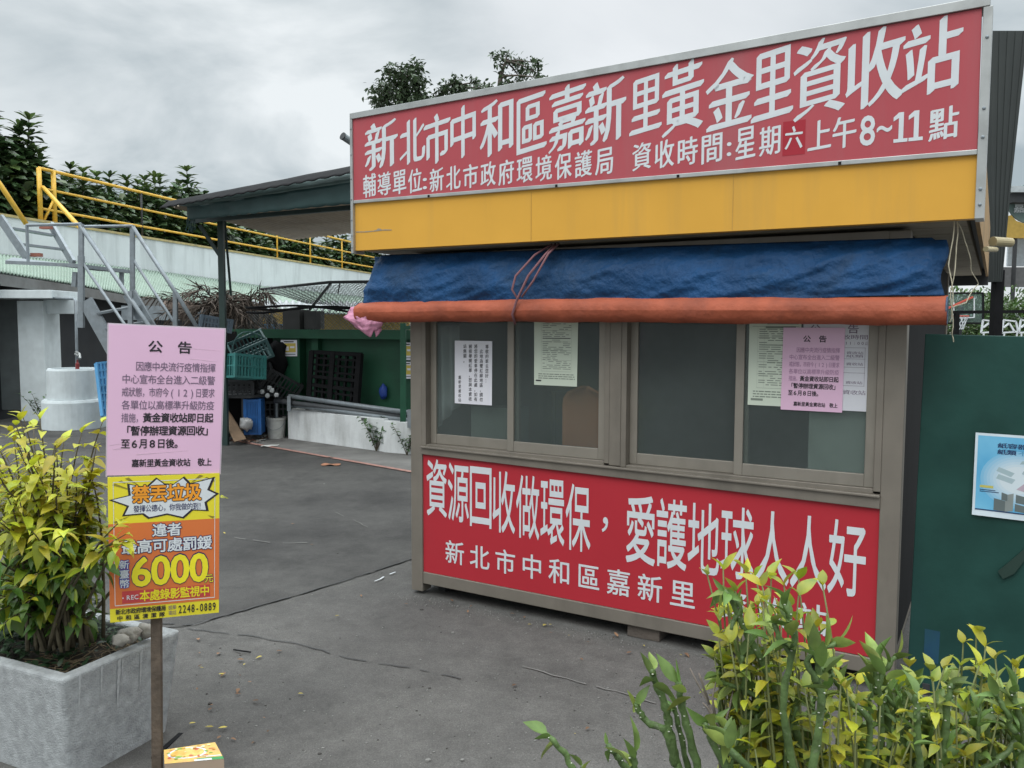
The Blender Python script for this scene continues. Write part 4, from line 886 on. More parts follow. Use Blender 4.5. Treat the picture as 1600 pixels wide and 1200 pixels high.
mass = [((1200, 1280), (1170, 1130), (1163, 1060), (1160, 1010)), ((1230, 1290), (1215, 1130), (1205, 1060), (1200, 1008)), ((1260, 1280), (1225, 1100), (1238, 1000), (1236, 960), (1225, 925)),
        ((1250, 1280), (1280, 1120), (1278, 1040), (1275, 1000), (1273, 985)), ((1300, 1290), (1240, 1120), (1195, 1030), (1160, 960), (1140, 920), (1135, 912)), ((1330, 1280), (1360, 1110), (1325, 1060), (1300, 1020), (1297, 1012)),
        ((1340, 1290), (1375, 1120), (1372, 1050), (1368, 1000), (1370, 992)), ((1400, 1280), (1390, 1110), (1380, 1060), (1383, 1030)), ((1440, 1290), (1435, 1150), (1432, 1080), (1430, 1050)),
        ((1380, 1290), (1440, 1180), (1445, 1115), (1442, 1080)), ((1430, 1290), (1470, 1150), (1480, 1060), (1488, 1035)), ((1420, 1300), (1500, 1170), (1560, 1110), (1590, 1085), (1610, 1070)),
        ((1380, 1300), (1465, 1150), (1510, 1110), (1530, 1085), (1535, 1065)), ((1500, 1300), (1450, 1200), (1435, 1140), (1440, 1110)), ((1560, 1300), (1590, 1180), (1600, 1120), (1585, 1060), (1582, 1045)),
        ((1240, 1270), (1320, 1180), (1380, 1160), (1400, 1140)), ((1190, 1290), (1230, 1180), (1240, 1110), (1245, 1090)),
        ((1180, 1290), (1180, 1170), (1190, 1100), (1187, 1075)), ((1300, 1300), (1295, 1200), (1340, 1185), (1385, 1150), (1400, 1128)), ((1540, 1300), (1520, 1190), (1560, 1150), (1620, 1100)), ((1150, 1290), (1150, 1180), (1155, 1110), (1150, 1080)),
        ((1460, 1290), (1400, 1190), (1395, 1130), (1412, 1060), (1415, 1040)), ((1600, 1290), (1545, 1120), (1550, 1070), (1560, 1050))]
for k, pix in enumerate(mass):
    pix = [(x, y + (34 if x > 1290 else 14)) for x, y in pix]
    Y = 1.5 + rnd.uniform(-0.18, 0.2); shoot(list(pix), Y, rnd.uniform(0.0075, 0.0112), rnd.uniform(0.0045, 0.0065), rnd.randint(6, 9), rnd.uniform(0.036, 0.055))
    if rnd.random() < 0.8:
        x, y = pix[-2]; shoot([(x, y + 50), (x + rnd.uniform(-30, 30), y + 15), (x + rnd.uniform(-45, 45), y - 10)], Y, 0.007, 0.005, 5, rnd.uniform(0.036, 0.055), scars=False)
for i in range(60):
    x, y = rnd.uniform(1150, 1610), rnd.uniform(1060, 1195); Y = rnd.uniform(1.45, 1.75)
    shoot([(x + rnd.uniform(-30, 30), y + 130), (x + rnd.uniform(-16, 16), y + 60), (x, y)], Y, 0.005, 0.0035, rnd.randint(7, 11), rnd.uniform(0.03, 0.05), scars=False)
sm.build('stems', M_succ, fl, smooth=True); lf.build('foliage', [M_sleaf, M_sleaf2], fl, smooth=True); sc2.build('leaf_scars', M_scar, fl, smooth=True)
yl = thing('yellow_shrub', 'yellow leaved shrub growing among the fleshy stems at the lower right', 'shrub', V(0.75, 1.65, 0.3))
M_yvar = mat('leaf_variegated', (0.44, 0.39, 0.035), 0.42, col2=(0.16, 0.24, 0.045), vscale=22, island=0.18, hue=0.02, transl=0.28)
M_ytw = mat('yellow_twig', (0.17, 0.19, 0.07), 0.7)
sm, lf = MB(), MB()
yt = [(1105, 898, 1.56), (1130, 890, 1.55), (1165, 895, 1.55), (1150, 925, 1.5), (1180, 900, 1.55), (1205, 905, 1.58), (1225, 915, 1.55), (1195, 940, 1.5), (1215, 960, 1.52), (1175, 960, 1.55), (1245, 970, 1.55), (1265, 985, 1.55), (1205, 990, 1.6), (1140, 965, 1.6), (1150, 990, 1.62),
      (1505, 1005, 1.6), (1525, 990, 1.6), (1540, 1010, 1.58), (1555, 1030, 1.6), (1500, 1040, 1.6), (1530, 1040, 1.55), (1475, 1045, 1.65), (1545, 1060, 1.6), (1340, 1070, 1.7), (1365, 1065, 1.7), (1325, 1110, 1.6), (1300, 1090, 1.7), (1310, 1140, 1.55), (1240, 1060, 1.75), (1215, 1055, 1.75),
      (1460, 1170, 1.5), (1500, 1150, 1.7), (1560, 1140, 1.65), (1590, 1130, 1.65), (1560, 1180, 1.5), (1440, 1190, 1.45), (1520, 1190, 1.5), (1600, 1180, 1.6), (1380, 1100, 1.7), (1410, 1190, 1.5), (1270, 1200, 1.5), (1345, 1190, 1.5), (1590, 1060, 1.7), (1230, 1120, 1.7), (1190, 1140, 1.7), (1440, 1120, 1.75), (1500, 1100, 1.7), (1300, 1040, 1.75), (1420, 1090, 1.8)]
for i in range(60):
    yt.append((rnd.uniform(1130, 1600), rnd.uniform(1040, 1190), rnd.uniform(1.4, 1.62)))
for i in range(22): yt.append((rnd.uniform(1110, 1290), rnd.uniform(905, 1030), rnd.uniform(1.45, 1.6)))
for x, y, Y in yt:
    tip = at(x, y, Y); b0 = V(0.72 + (tip.x - 0.72) * 0.7 + rnd.uniform(-.05, .05), Y + rnd.uniform(-.05, .05), 0.3)
    path = bez(b0, lerp(b0, tip, 0.55) + V(rnd.uniform(-.06, .06), rnd.uniform(-.04, .04), 0), tip, 10)
    sm.tube(path, [0.0045 - 0.003 * k / 10 for k in range(11)], 5)
    for k in range(6, 11):
        d = (path[min(k + 1, 10)] - path[k - 1]).normalized()
        for sgn in (0, 1):
            an = rnd.uniform(0, 6.28) if sgn == 0 else an + math.pi
            o1 = d.orthogonal().normalized(); o2 = d.cross(o1)
            dd = (d * 1.3 if k == 10 else d * 0.3) + (o1 * math.cos(an) + o2 * math.sin(an)) * (0.7 if k == 10 else 1); L_ = rnd.choice((0.7, 0.9, 1)) * rnd.uniform(0.028, 0.05)
            lf.leaf(path[k], dd, V(rnd.uniform(-.4, .4), rnd.uniform(-.4, .4), 1), L_, L_ * rnd.uniform(0.45, 0.6), droop=rnd.uniform(0.1, 0.7), fold=rnd.uniform(0.15, 0.6), mi=rnd.choice((0, 0, 0, 1, 2)), prof=LP)
sm.build('stems', M_ytw, yl, smooth=True); lf.build('foliage', [M_yvar, M_lyel, M_llime], yl, smooth=True)
b = MB()
for pix in ([(1130, 1240), (1118, 1130), (1108, 1100), (1090, 1068), (1078, 1044)], [(1118, 1125), (1113, 1090), (1120, 1060)], [(1108, 1100), (1095, 1060), (1092, 1052)], [(1128, 1150), (1140, 1105), (1145, 1080)], [(1125, 1140), (1105, 1105), (1098, 1098)]):
    b.tube([at(x, y, 1.5) for x, y in pix], [0.003 - 0.0018 * i / (len(pix) - 1) for i in range(len(pix))], 5)
b.build('dry_twig', mat('dry_twig', (0.24, 0.2, 0.17), 0.9), smooth=True, label='bare grey dead twig left of the fleshy green plant', cat='twig')
# ------------------------------------------------------------------ far white wall with yellow railing
w0, w1 = at(0, 332, 18.0), at(569, 429, 37.0)
WZ = 0.5 * (w0.z + w1.z); wd_ = V(*(w1 - w0).xy, 0); wl = wd_.length; wd_.normalize(); wn = V(wd_.y, -wd_.x, 0)
W0 = V(w0.x, w0.y, 0)
def wp(t, z, off=0.0): return W0 + wd_ * t + wn * off + V(0, 0, z)
def wx(x, y=450):                      # distance along the wall seen at pixel column x
    r = ray(x, y); d = V(r.x, r.y, 0); c = V(0, 0, 0)
    den = d.x * wd_.y - d.y * wd_.x
    k = (W0.x * wd_.y - W0.y * wd_.x) / den
    return (d * k - W0).dot(wd_)
wt = thing('concrete_wall', 'long white painted concrete wall behind the yard', 'wall', wp(wl / 2, GZ))
b = MB(); q = [wp(-6, GZ), wp(wl + 22, GZ), wp(wl + 22, WZ), wp(-6, WZ)]; b.prism(q, -wn * 0.3); b.build('wall_body', M_white, wt)
b = MB(); b.prism([wp(-6, WZ + 0.002, 0.03), wp(wl + 22, WZ + 0.002, 0.03), wp(wl + 22, WZ + 0.06, 0.03), wp(-6, WZ + 0.06, 0.03)], -wn * 0.36); b.build('coping', mat('coping', (0.45, 0.36, 0.16), 0.8, var=0.2, dirt=0.6, dscale=4, dcol=(0.2, 0.2, 0.18)), wt)
rl = thing('yellow_railing', 'yellow pipe railing standing on top of the white wall', 'railing', wp(wl / 2, WZ + 0.06, -0.15))
t0 = wx(76); h = at(76, 262, wp(t0, 0).y).z - WZ
for k, f in enumerate((1.0, 0.64, 0.27)):
    b = MB(); b.tube([wp(t0, WZ + h * f, -0.15), wp(wl + 20, WZ + h * f, -0.15)], 0.038 if k == 0 else 0.03, 8); b.build('rail', M_ypipe, rl, smooth=True)
tt = [t0, wx(98), wx(232), wx(350), wx(440), wx(491), wx(540), wl + 4, wl + 10]
for i, t in enumerate(tt):
    b = MB(); b.tube([wp(t, WZ + 0.05, -0.15), wp(t, WZ + h, -0.15)], 0.055 if i < 2 else 0.03, 8); b.build('railing_post', M_ypipe if i < 2 or i > 2 else M_dark, rl, smooth=True)
b = MB(); b.tube([wp(t0 + 0.05, WZ + h * 0.66, -0.1), at(127, 358, 15.6)], 0.045, 8); b.tube([wp(t0 + 0.1, WZ + 0.08, -0.15), wp(wx(98), WZ + h * 0.5, -0.15)], 0.03, 8); b.build('brace', M_ypipe, rl, smooth=True)
b = MB(); b.tube([at(-20, 262, 14.6), at(0, 288, 14.7), at(41, 350, 14.9)], 0.045, 8)
b.build('yellow_handrail', M_ypipe, smooth=True, label='sloping yellow handrail at the far upper left above the stairs', cat='handrail')
# ------------------------------------------------------------------ lean-to shed under the wall
shd = thing('lean_to_shed', 'long dark lean-to shed with pale green corrugated roof below the white wall', 'shed', at(160, 655, 14.2))
fr = [at(-60, 416, 12.6), at(0, 425, 13.4), at(118, 444, 15.6), at(210, 462, 18.5), at(300, 472, 21.0), at(400, 481, 24.0), at(600, 494, 31.0)]
tb = [wx(-60), wx(0), wx(118), wx(225), wx(320), wx(408), wx(600)]
zb_ = [3.12, 3.12, 3.12, 3.1, 3.05, 2.95, 2.85]
def roofpt(a, b_):
    k = a * (len(fr) - 1); i = min(int(k), len(fr) - 2); f = k - i
    q = lerp(lerp(fr[i], fr[i + 1], f), lerp(wp(tb[i], zb_[i], 0.02), wp(tb[i + 1], zb_[i + 1], 0.02), f), b_)
    return q + V(0, 0, 0.022 * math.sin(a * 900))
b = MB(); b.grid(roofpt, 560, 5); b.build('roof', M_greenroof, shd, smooth=True, solid=0.01)
b = MB()
for i in range(4): b.prism([fr[i] + V(0, 0, -0.22), fr[i + 1] + V(0, 0, -0.2), fr[i + 1] + V(0, 0, -0.03), fr[i] + V(0, 0, -0.03)], V(-0.02, 0.12, 0))
b.build('gutter', mat('gutter_grey', (0.15, 0.15, 0.145), 0.6, dirt=0.5, dscale=4, dcol=(0.07, 0.06, 0.05)), shd)
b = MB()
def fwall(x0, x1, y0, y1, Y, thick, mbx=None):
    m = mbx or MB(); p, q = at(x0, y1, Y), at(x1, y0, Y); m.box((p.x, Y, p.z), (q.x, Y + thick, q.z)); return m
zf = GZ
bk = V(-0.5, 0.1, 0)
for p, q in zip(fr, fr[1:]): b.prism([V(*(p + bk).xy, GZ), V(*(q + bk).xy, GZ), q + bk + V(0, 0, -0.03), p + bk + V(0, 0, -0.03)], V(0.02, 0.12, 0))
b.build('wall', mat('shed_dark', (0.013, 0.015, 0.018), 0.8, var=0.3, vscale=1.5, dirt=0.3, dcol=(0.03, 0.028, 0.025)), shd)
b = fwall(-60, 27, 467, 640, 14.05, 0.06); b.build('door', mat('grey_door', (0.10, 0.115, 0.115), 0.6, dirt=0.4, dcol=(0.06, 0.06, 0.06)), shd)
Mwp = mat('white_pillar', (0.58, 0.63, 0.64), 0.8, var=0.08, dirt=0.4, dscale=3, dcol=(0.3, 0.32, 0.32), streak=0.6)
b = MB(); pz0 = at(50, 470, 13.8).z
b.box((at(27, 500, 13.8).x, 13.8, GZ), (at(68, 500, 13.8).x, 14.3, pz0)); b.build('pillar', Mwp, shd, bevel=0.01)
b = MB(); b.box((at(-60, 500, 13.4).x, 13.4, at(50, 466, 13.4).z), (at(82, 500, 13.4).x, 14.4, at(50, 453, 13.4).z)); b.build('door_canopy', Mwp, shd, bevel=0.008)
b = MB(); b.box((at(68.5, 500, 13.9).x, 13.9, at(50, 490, 13.9).z), (at(118, 500, 13.9).x, 14.2, at(50, 468, 13.9).z)); b.build('beam', Mwp, shd, bevel=0.006)
b = fwall(190, 330, 478, 500, 15.3, 0.03); b.build('grey_sheet', M_steel, shd)
# ------------------------------------------------------------------ water ring, tap, pallet, weeds
rg = thing('concrete_ring', 'weathered white concrete ring basin beside the shed pillar', 'basin', V(*gnd(120, 668).xy, GZ))
c = gnd(117, 672); c.x *= (c.y + 0.35) / c.y; kx = (c.y + 0.35) / FPX
b = MB(); b.lathe(V(c.x, c.y + 0.35, GZ), [(46 * kx, 0.0), (45 * kx, 0.42), (43 * kx, 0.46), (37 * kx, 0.465)], 32); b.build('base_ring', Mwp, rg, smooth=False)
b = MB(); b.lathe(V(c.x, c.y + 0.35, GZ), [(37.5 * kx, 0.467), (36.5 * kx, 0.92), (35 * kx, 0.95), (31 * kx, 0.95), (30.5 * kx, 0.7), (0.01, 0.7)], 32); b.build('upper_ring', Mwp, rg)
tp = thing('water_tap', 'thin grey standpipe with a tap above the concrete ring', 'tap', at(118, 560, 12.6))
b = MB(); b.tube([at(70, 465, 13.7), at(116, 467, 13.0), at(118, 470, 12.9), at(120, 552, 12.9), at(120, 585, 12.9)], 0.022, 8); b.build('pipe', M_steel, tp, smooth=True)
b = MB(); b.tube([at(119, 550, 12.88), at(124, 553, 12.75), at(125, 560, 12.7)], 0.02, 8); b.tube([at(117, 553, 12.8), at(122, 556, 12.7)], 0.012, 6); b.build('spout', M_silver, tp)
b = MB(); b.tube([at(121, 562, 12.8), at(121, 566, 12.8), at(121, 568, 12.8), at(121, 584, 12.8)], [0.012, 0.012, 0.028, 0.03], 8); b.build('red_bottle', mat('dull_red', (0.25, 0.03, 0.03), 0.6), label='dull red bottle hanging below the tap', cat='bottle')
def lattice(bl, br, tl, tr_, nu, nv, wdt, dep, mi=0, m=None):
    m = m or MB(); s_ = Surf(bl, br, tl, tr_); wu = wdt; n = s_.n
    for i in range(nu + 1):
        a = i / nu; m.bar(s_.pt(a, 0), s_.pt(a, 1), wdt, dep, up=n, mi=mi)
    for j in range(nv + 1):
        q = j / nv; m.bar(s_.pt(0, q, 0.001), s_.pt(1, q, 0.001), wdt, dep * 0.9, up=n, mi=mi)
    return m
b = lattice(at(160, 650, 12.2), at(182, 650, 12.5), at(150, 568, 12.4), at(178, 565, 12.7), 5, 7, 0.03, 0.05)
b.prism([at(161, 649, 12.22), at(181, 649, 12.52), at(178, 600, 12.6), at(155, 603, 12.32)], V(0, 0.05, 0)); b.build('plastic_pallet', mat('pallet_blue', (0.10, 0.34, 0.62), 0.5), label='light blue plastic pallet leaning behind the pink board', cat='pallet')
def weed(name, c, hgt, n, seed, label, lw=0.02, ll=0.08):
    rnd = random.Random(seed); t = thing(name, label, 'weed', c); b, f = MB(), MB()
    for i in range(n):
        tip = c + V(rnd.uniform(-.45, .45) * hgt, rnd.uniform(-.3, .3) * hgt, hgt * rnd.uniform(.5, 1)); pth = bez(c, lerp(c, tip, .5) + V(0, 0, hgt * .15), tip, 7); b.tube(pth, [0.006 - 0.0006 * k for k in range(8)], 4)
        for k in range(2, 8):
            for _ in range(2): f.leaf(pth[k], V(rnd.uniform(-1, 1), rnd.uniform(-1, 1), rnd.uniform(-.2, .6)), (0, 0, 1), ll * rnd.uniform(.6, 1.2), lw * 2 * rnd.uniform(.7, 1.2), droop=.3)
    b.build('stems', M_stem, t); f.build('foliage', mat('weed_leaf', (0.07, 0.13, 0.05), 0.5, island=0.3, transl=0.2), t, smooth=True)
weed('weed', gnd(68, 664), 0.62, 12, 3, 'tall green weed growing against the white pillar')
weed('weed', gnd(588, 706), 0.5, 9, 5, 'leafy green weed growing against the low white wall', 0.025, 0.09)
weed('weed', gnd(636, 712), 0.42, 7, 6, 'small weed growing beside the booth post at the wall foot', 0.02, 0.07)
# ------------------------------------------------------------------ galvanised stairs
st = thing('metal_staircase', 'grey galvanised metal staircase with handrails rising to the shed roof', 'staircase', V(*at(240, 650, 13.2).xy, GZ))
YA, YB = 11.7, 12.15                    # near and far side of the flight
def sp2(x, y, Y): return at(x, y, Y)
b = MB(); b.bar(at(134, 470, YA), at(262, 700, YA - 0.1), 0.05, 0.2); b.bar(at(202, 458, YB), at(338, 690, YB - 0.1), 0.05, 0.2); b.build('stringer', M_steel, st)
b = MB()
n_ = 9
for i in range(n_):
    t = (i + 0.5) / n_; p = lerp(at(142, 478, YA), at(262, 696, YA - 0.1), t); q = lerp(at(208, 466, YB), at(334, 684, YB - 0.1), t)
    b.bar(p, q, 0.22, 0.03)
b.build('tread', M_steel, st)
for X0, pts in ((YA, ((125, 352), (240, 520), (300, 610))), (YB, ((207, 354), (275, 458), (345, 572)))):
    b = MB(); b.tube([at(x, y, X0) for x, y in pts], 0.032, 8); b.build('handrail', M_steel, st, smooth=True)
    d = 53 if X0 == YA else 50
    b = MB(); b.tube([at(x, y + d, X0) for x, y in pts], 0.022, 8); b.build('mid_rail', M_steel, st, smooth=True)
for x, y0, y1, Y in ((127, 350, 500, YA), (207, 352, 466, YB), (204, 455, 560, YA), (274, 456, 560, YB), (240, 515, 640, YA), (318, 525, 640, YB)):
    b = MB(); b.bar(at(x, y0, Y), at(x, y1, Y), 0.06, 0.05); b.build('railing_post', M_steel, st)
b = MB(); b.bar(at(127, 400, YA), at(127, 512, YA), 0.075, 0.06); b.build('support', M_steel, st)
b = MB(); b.tube([at(42, 352, YA + 0.2), at(127, 350, YA), ], 0.022, 6); b.tube([at(127, 354, YA), at(207, 353, YB)], 0.02, 6); b.tube([at(42, 352, YA + 0.2), at(44, 410, YA + 0.2)], 0.022, 6); b.build('top_rail', M_steel, st)
b = MB(); b.prism([at(8, 407, YA), at(122, 412, YA), at(205, 422, YB), at(150, 418, YB + 0.4), at(20, 402, YB)], V(0, 0, -0.05)); b.bar(at(118, 425, YA + 0.1), at(116, 448, YA + 0.1), 0.06); b.bar(at(190, 420, YB), at(190, 446, YB), 0.05); b.build('landing', M_steel, st)
for pts in (((0, 340, 13.5), (42, 402, 13.3)), ((80, 352, 14.2), (115, 412, 13.6))):
    b = MB(); b.bar(at(*pts[0]), at(*pts[1]), 0.05, 0.14); b.build('stringer', M_steel, st)
b = MB(); b.bar(at(18, 357, 13.6), at(84, 368, 14.1), 0.2, 0.03); b.bar(at(34, 382, 13.5), at(100, 390, 13.9), 0.2, 0.03); b.build('tread', M_steel, st)
for i, (x, y, Y) in enumerate(((72, 356, 14.0), (56, 399, 13.5))):
    p = at(x, y, Y); b = MB(); b.box((p.x - 0.09, p.y - .05, p.z - 0.02), (p.x + 0.09, p.y + .05, p.z + 0.035)); b.build('brick', mat('brick_red', (0.28, 0.11, 0.08), 0.9), label=['red brick lying on the upper stair tread', 'red brick lying on the stair landing'][i], cat='brick')
# ------------------------------------------------------------------ tarp canopy over the yard
cn = thing('tarp_canopy', 'dark green tarp canopy on a steel post left of the booth', 'canopy', V(*at(345, 600, 11.0).xy, GZ))
c0, c1 = at(268, 323, 11.0), at(600, 262, 8.3)
cb0, cb1 = c0 + V(0.9, 2.6, -0.15), c1 + V(1.3, 2.6, -0.1)
M_canopy = mat('canopy_tarp', (0.022, 0.06, 0.058), 0.6, var=0.15, vscale=4, dirt=0.3, dcol=(0.015, 0.03, 0.03), bump=0.2, bscale=12)
b = MB(); b.grid(lambda a, q: lerp(lerp(c0, c1, a), lerp(cb0, cb1, a), q) + V(0, 0, 0.02 * math.sin(a * 260)), 240, 3); b.build('roof_sheet', mat('tan_sheet', (0.33, 0.27, 0.2), 0.7, var=0.1, dirt=0.4, dcol=(0.15, 0.12, 0.1)), cn, smooth=True, solid=0.012)
def ridge(a, q):
    p = lerp(c0, c1, a); return p + V(-0.02 - 0.04 * q, -0.05 - 0.2 * q + 0.02 * noise.noise(V(a * 9, q, 1)), 0.06 - 0.12 * q + 0.006 * math.sin(a * 120) * q)
b = MB(); b.grid(ridge, 90, 4); b.build('ridge_sheet', M_black, cn, smooth=True, solid=0.01)
v0, v1 = at(292, 323, 10.75), at(600, 277, 8.15)
def valance(a, q):
    p = lerp(v0, v1, a); hh = lerp(0.165, 0.215, a); return p + V(0.02 * math.sin(a * 9) * q + 0.016 * noise.noise(V(a * 12, q * 2, 4)), 0.02 * noise.noise(V(a * 14, q * 2, 9)), -hh * q - 0.012 * abs(math.sin(a * 50)) * (q > 0.9))
b = MB(); b.grid(valance, 110, 6); b.build('valance', M_canopy, cn, smooth=True, solid=0.004)
b = MB(); b.grid(lambda a, q: lerp(lerp(c0 + V(-.02, -.02, 0.04), v0, q), lerp(c1 + V(0, 0, 0.02), v1 + V(0, 0, 0.0), q), a), 40, 3); b.build('tarp_edge', mat('tarp_edge', (0.10, 0.16, 0.15), 0.6), cn, smooth=True, solid=0.004)
b = MB(); pt_ = at(345, 345, 11.1); b.bar(V(pt_.x, pt_.y, GZ), pt_ + V(0, 0, 0.12), 0.075); b.build('post', mat('post_green', (0.018, 0.04, 0.035), 0.5), cn)
b = MB(); b.bar(at(344, 400, 11.1), at(312, 352, 11.1), 0.045); b.tube([at(351, 345, 11.2), at(361, 462, 11.2)], 0.018, 6); b.bar(at(300, 346, 11.1), at(600, 320, 8.7), 0.05); b.build('brace', MATS['post_green'], cn)
b = MB()
for k in range(5): b.tube([at(292 + k * 3, 342, 10.7), at(293 + k * 3, 352 + 5 * (k % 3), 10.7), at(290 + k * 3.5, 360 + 4 * (k % 2), 10.72)], 0.008, 5)
b.build('rags', M_canopy, cn)
# ------------------------------------------------------------------ green hoarding wall with pier, pallets and posters
gA, gB = V(*gnd(372, 672).xy, 0), V(*gnd(700, 690).xy, 0)
gA = V(-4.35, 12.6, 0); gB = V(-1.1, 11.3, 0); gd = (gB - gA).normalized(); gn = V(gd.y, -gd.x, 0)
def gx(x):
    r = ray(x, 600); den = r.x * gd.y - r.y * gd.x; k = (gA.x * gd.y - gA.y * gd.x) / den; return (V(r.x, r.y, 0) * k - gA).dot(gd)
def gp(x, z, off=0.0): return gA + gd * gx(x) + gn * off + V(0, 0, z)
def gz(x, y):                          # height on that wall of a pixel
    p = gA + gd * gx(x); r = ray(x, y); return CAM_H + r.z * (p.y / r.y)
gw = thing('green_hoarding', 'dark green painted yard wall with pier behind the low white wall', 'wall', gp(520, GZ))
def gblock(x0, x1, y0, y1, o0, o1, ztop=None, zbot=None, m=None):
    m = m or MB(); za, zb2 = (gz((x0 + x1) / 2, y1) if zbot is None else zbot), (gz((x0 + x1) / 2, y0) if ztop is None else ztop)
    m.prism([gp(x0, za, o1), gp(x1, za, o1), gp(x1, zb2, o1), gp(x0, zb2, o1)], gn * (o0 - o1)); return m
gblock(365, 720, 0, 0, -0.12, 0.0, ztop=gz(500, 517), zbot=GZ).build('wall', M_greenwall, gw)
gblock(450, 479, 0, 0, 0.002, 0.16, ztop=gz(465, 528), zbot=GZ).build('pier', M_greenwall, gw)
gblock(365, 720, 515, 529, 0.002, 0.2).build('top_beam', M_greenwall, gw)
gblock(494, 504, 0, 0, 0.002, 0.1, ztop=gz(500, 529), zbot=GZ).build('pier', M_greenwall, gw)
mm = MB(); gblock(450, 476, 484, 515, -0.15, 0.1, m=mm); mm.build('concrete_pier', mat('dark_concrete', (0.06, 0.06, 0.058), 0.9), gw)
mm = MB(); gblock(480, 499, 486, 514, -0.15, 0.05, m=mm); mm.build('concrete_pier', MATS['dark_concrete'], gw)
def gposter(x0, x1, y0, y1, off, label):
    s_ = Surf(gp(x0, gz(x0, y1), off), gp(x1, gz(x1, y1), off), gp(x0, gz(x0, y0), off), gp(x1, gz(x1, y0), off)); s_.n = s_.n if s_.n.dot(gn) > 0 else -s_.n
    o = board(s_, 0.003).build('wall_poster', M_paper, label=label, cat='poster')
    b = MB(); rect_on(b, s_, 0.1, 0.92, 0.25, 0.8, 0.002); b.build('poster_print', mat('poster_mustard', (0.55, 0.42, 0.08), 0.6), o)
    b = MB(); rect_on(b, s_, 0.2, 0.8, 0.86, 0.93, 0.002); rect_on(b, s_, 0.1, 0.9, 0.1, 0.14, 0.002); b.build('poster_print', M_ink, o)
    b = MB(); rect_on(b, s_, 0.22, 0.5, 0.35, 0.6, 0.003); rect_on(b, s_, 0.58, 0.85, 0.5, 0.62, 0.003); b.build('poster_print', M_paper, o)
gposter(451, 476, 531, 556, 0.17, 'white and yellow poster on the green wall pier')
gposter(631, 650, 535, 562, 0.1, 'upper yellow poster on the green wall beside the booth post')
gposter(631, 650, 565, 591, 0.1, 'lower yellow poster on the green wall beside the booth post')
pb_ = MB(); s_ = Surf(gp(499, gz(499, 637), 0.3), gp(576, gz(576, 650), 0.3), gp(500, gz(500, 548), 0.2), gp(578, gz(578, 552), 0.2))
lattice(s_.bl, s_.br, s_.tl, s_.tr, 7, 9, 0.03, 0.05, m=pb_)
for a in (0, 0.42, 0.93):
    pb_.prism([s_.pt(a, 0, .03), s_.pt(a + .09, 0, .03), s_.pt(a + .09, 1, .03), s_.pt(a, 1, .03)], s_.n * 0.03)
for q in (0.0, 0.4, 0.55, 0.95): pb_.prism([s_.pt(0, q, .02), s_.pt(1, q, .02), s_.pt(1, q + .05, .02), s_.pt(0, q + .05, .02)], s_.n * 0.03)
pb_.build('plastic_pallet', M_black, label='black plastic pallet standing upright against the green wall', cat='pallet')
b = MB(); b.blob(gp(602, gz(602, 612), 0.06), (0.06, 0.05, 0.11), 4, 10, 0.4); b.build('blue_glove', mat('glove_blue', (0.02, 0.06, 0.3), 0.6), smooth=True, label='small blue glove hanging on the green wall', cat='glove')
# corner post, low white wall, pipes
b = MB(); p = gnd(630, 709); b.bar(V(p.x, p.y, GZ), at(630, 505, p.y), 0.07); b.bar(at(631, 512, p.y), at(690, 512, p.y - 0.3), 0.05); b.build('green_post', mat('post_bright', (0.008, 0.07, 0.035), 0.5), label='slim green steel post beside the low white wall', cat='post')
a0, a1, a2 = gnd(450, 686), gnd(600, 707), gnd(720, 718)
lw = thing('low_wall', 'low whitewashed concrete wall with stains in front of the green wall', 'low wall', a1)
dn = (a2 - a0).normalized(); nn = V(-dn.y, dn.x, 0)
ztop = at(450, 639, a0.y).z
b = MB(); b.prism([V(*a0.xy, GZ), V(*a1.xy, GZ), V(*a1.xy, ztop), V(*a0.xy, ztop)], nn * 0.22); b.build('wall_section', M_lowwall, lw, bevel=0.01)
b = MB(); a1b = a1 - nn * 0.02 + dn * 0.004; b.prism([V(*a1b.xy, GZ), V(*a2.xy, GZ), V(*a2.xy, ztop - 0.02), V(*a1b.xy, ztop - 0.02)], nn * 0.26); b.build('wall_section', M_lowwall, lw, bevel=0.01)
b = MB()
for x, y in ((565, 657), (570, 692)):
    p = at(x, y, gnd(x, 702).y - 0.01); b.prism([p, p + dn * 0.1, p + dn * 0.1 + V(0, 0, .04), p + V(0, 0, .04)], -nn * 0.006)
b.build('hole', mat('hole_dark', (0.1, 0.1, 0.1), 0.9), lw)
for i, (q0, q1, r_) in enumerate((((452, 619, 11.55), (640, 645, 10.5), 0.032), ((430, 626, 11.7), (640, 652, 10.55), 0.035), ((455, 633, 11.6), (640, 657, 10.45), 0.03))):
    b = MB(); b.tube([at(*q0), at(*q1)], r_, 10); b.build('metal_pipe', M_steel if i != 1 else mat('pipe_dark', (0.08, 0.085, 0.09), 0.5), smooth=True, label=['grey metal pipe, uppermost above the low white wall', 'dark pipe between two grey pipes above the low wall', 'lowest grey pipe resting just above the low white wall'][i], cat='pipe', group='pipes along the low white wall')
b = MB(); b.bar(at(452, 619, 11.5), at(452, 642, 11.5), 0.05); b.bar(at(640, 640, 10.3), at(640, 668, 10.3), 0.05); b.build('pipe_rack', M_steel, label='upright grey brackets holding the pipes on the low wall', cat='bracket')
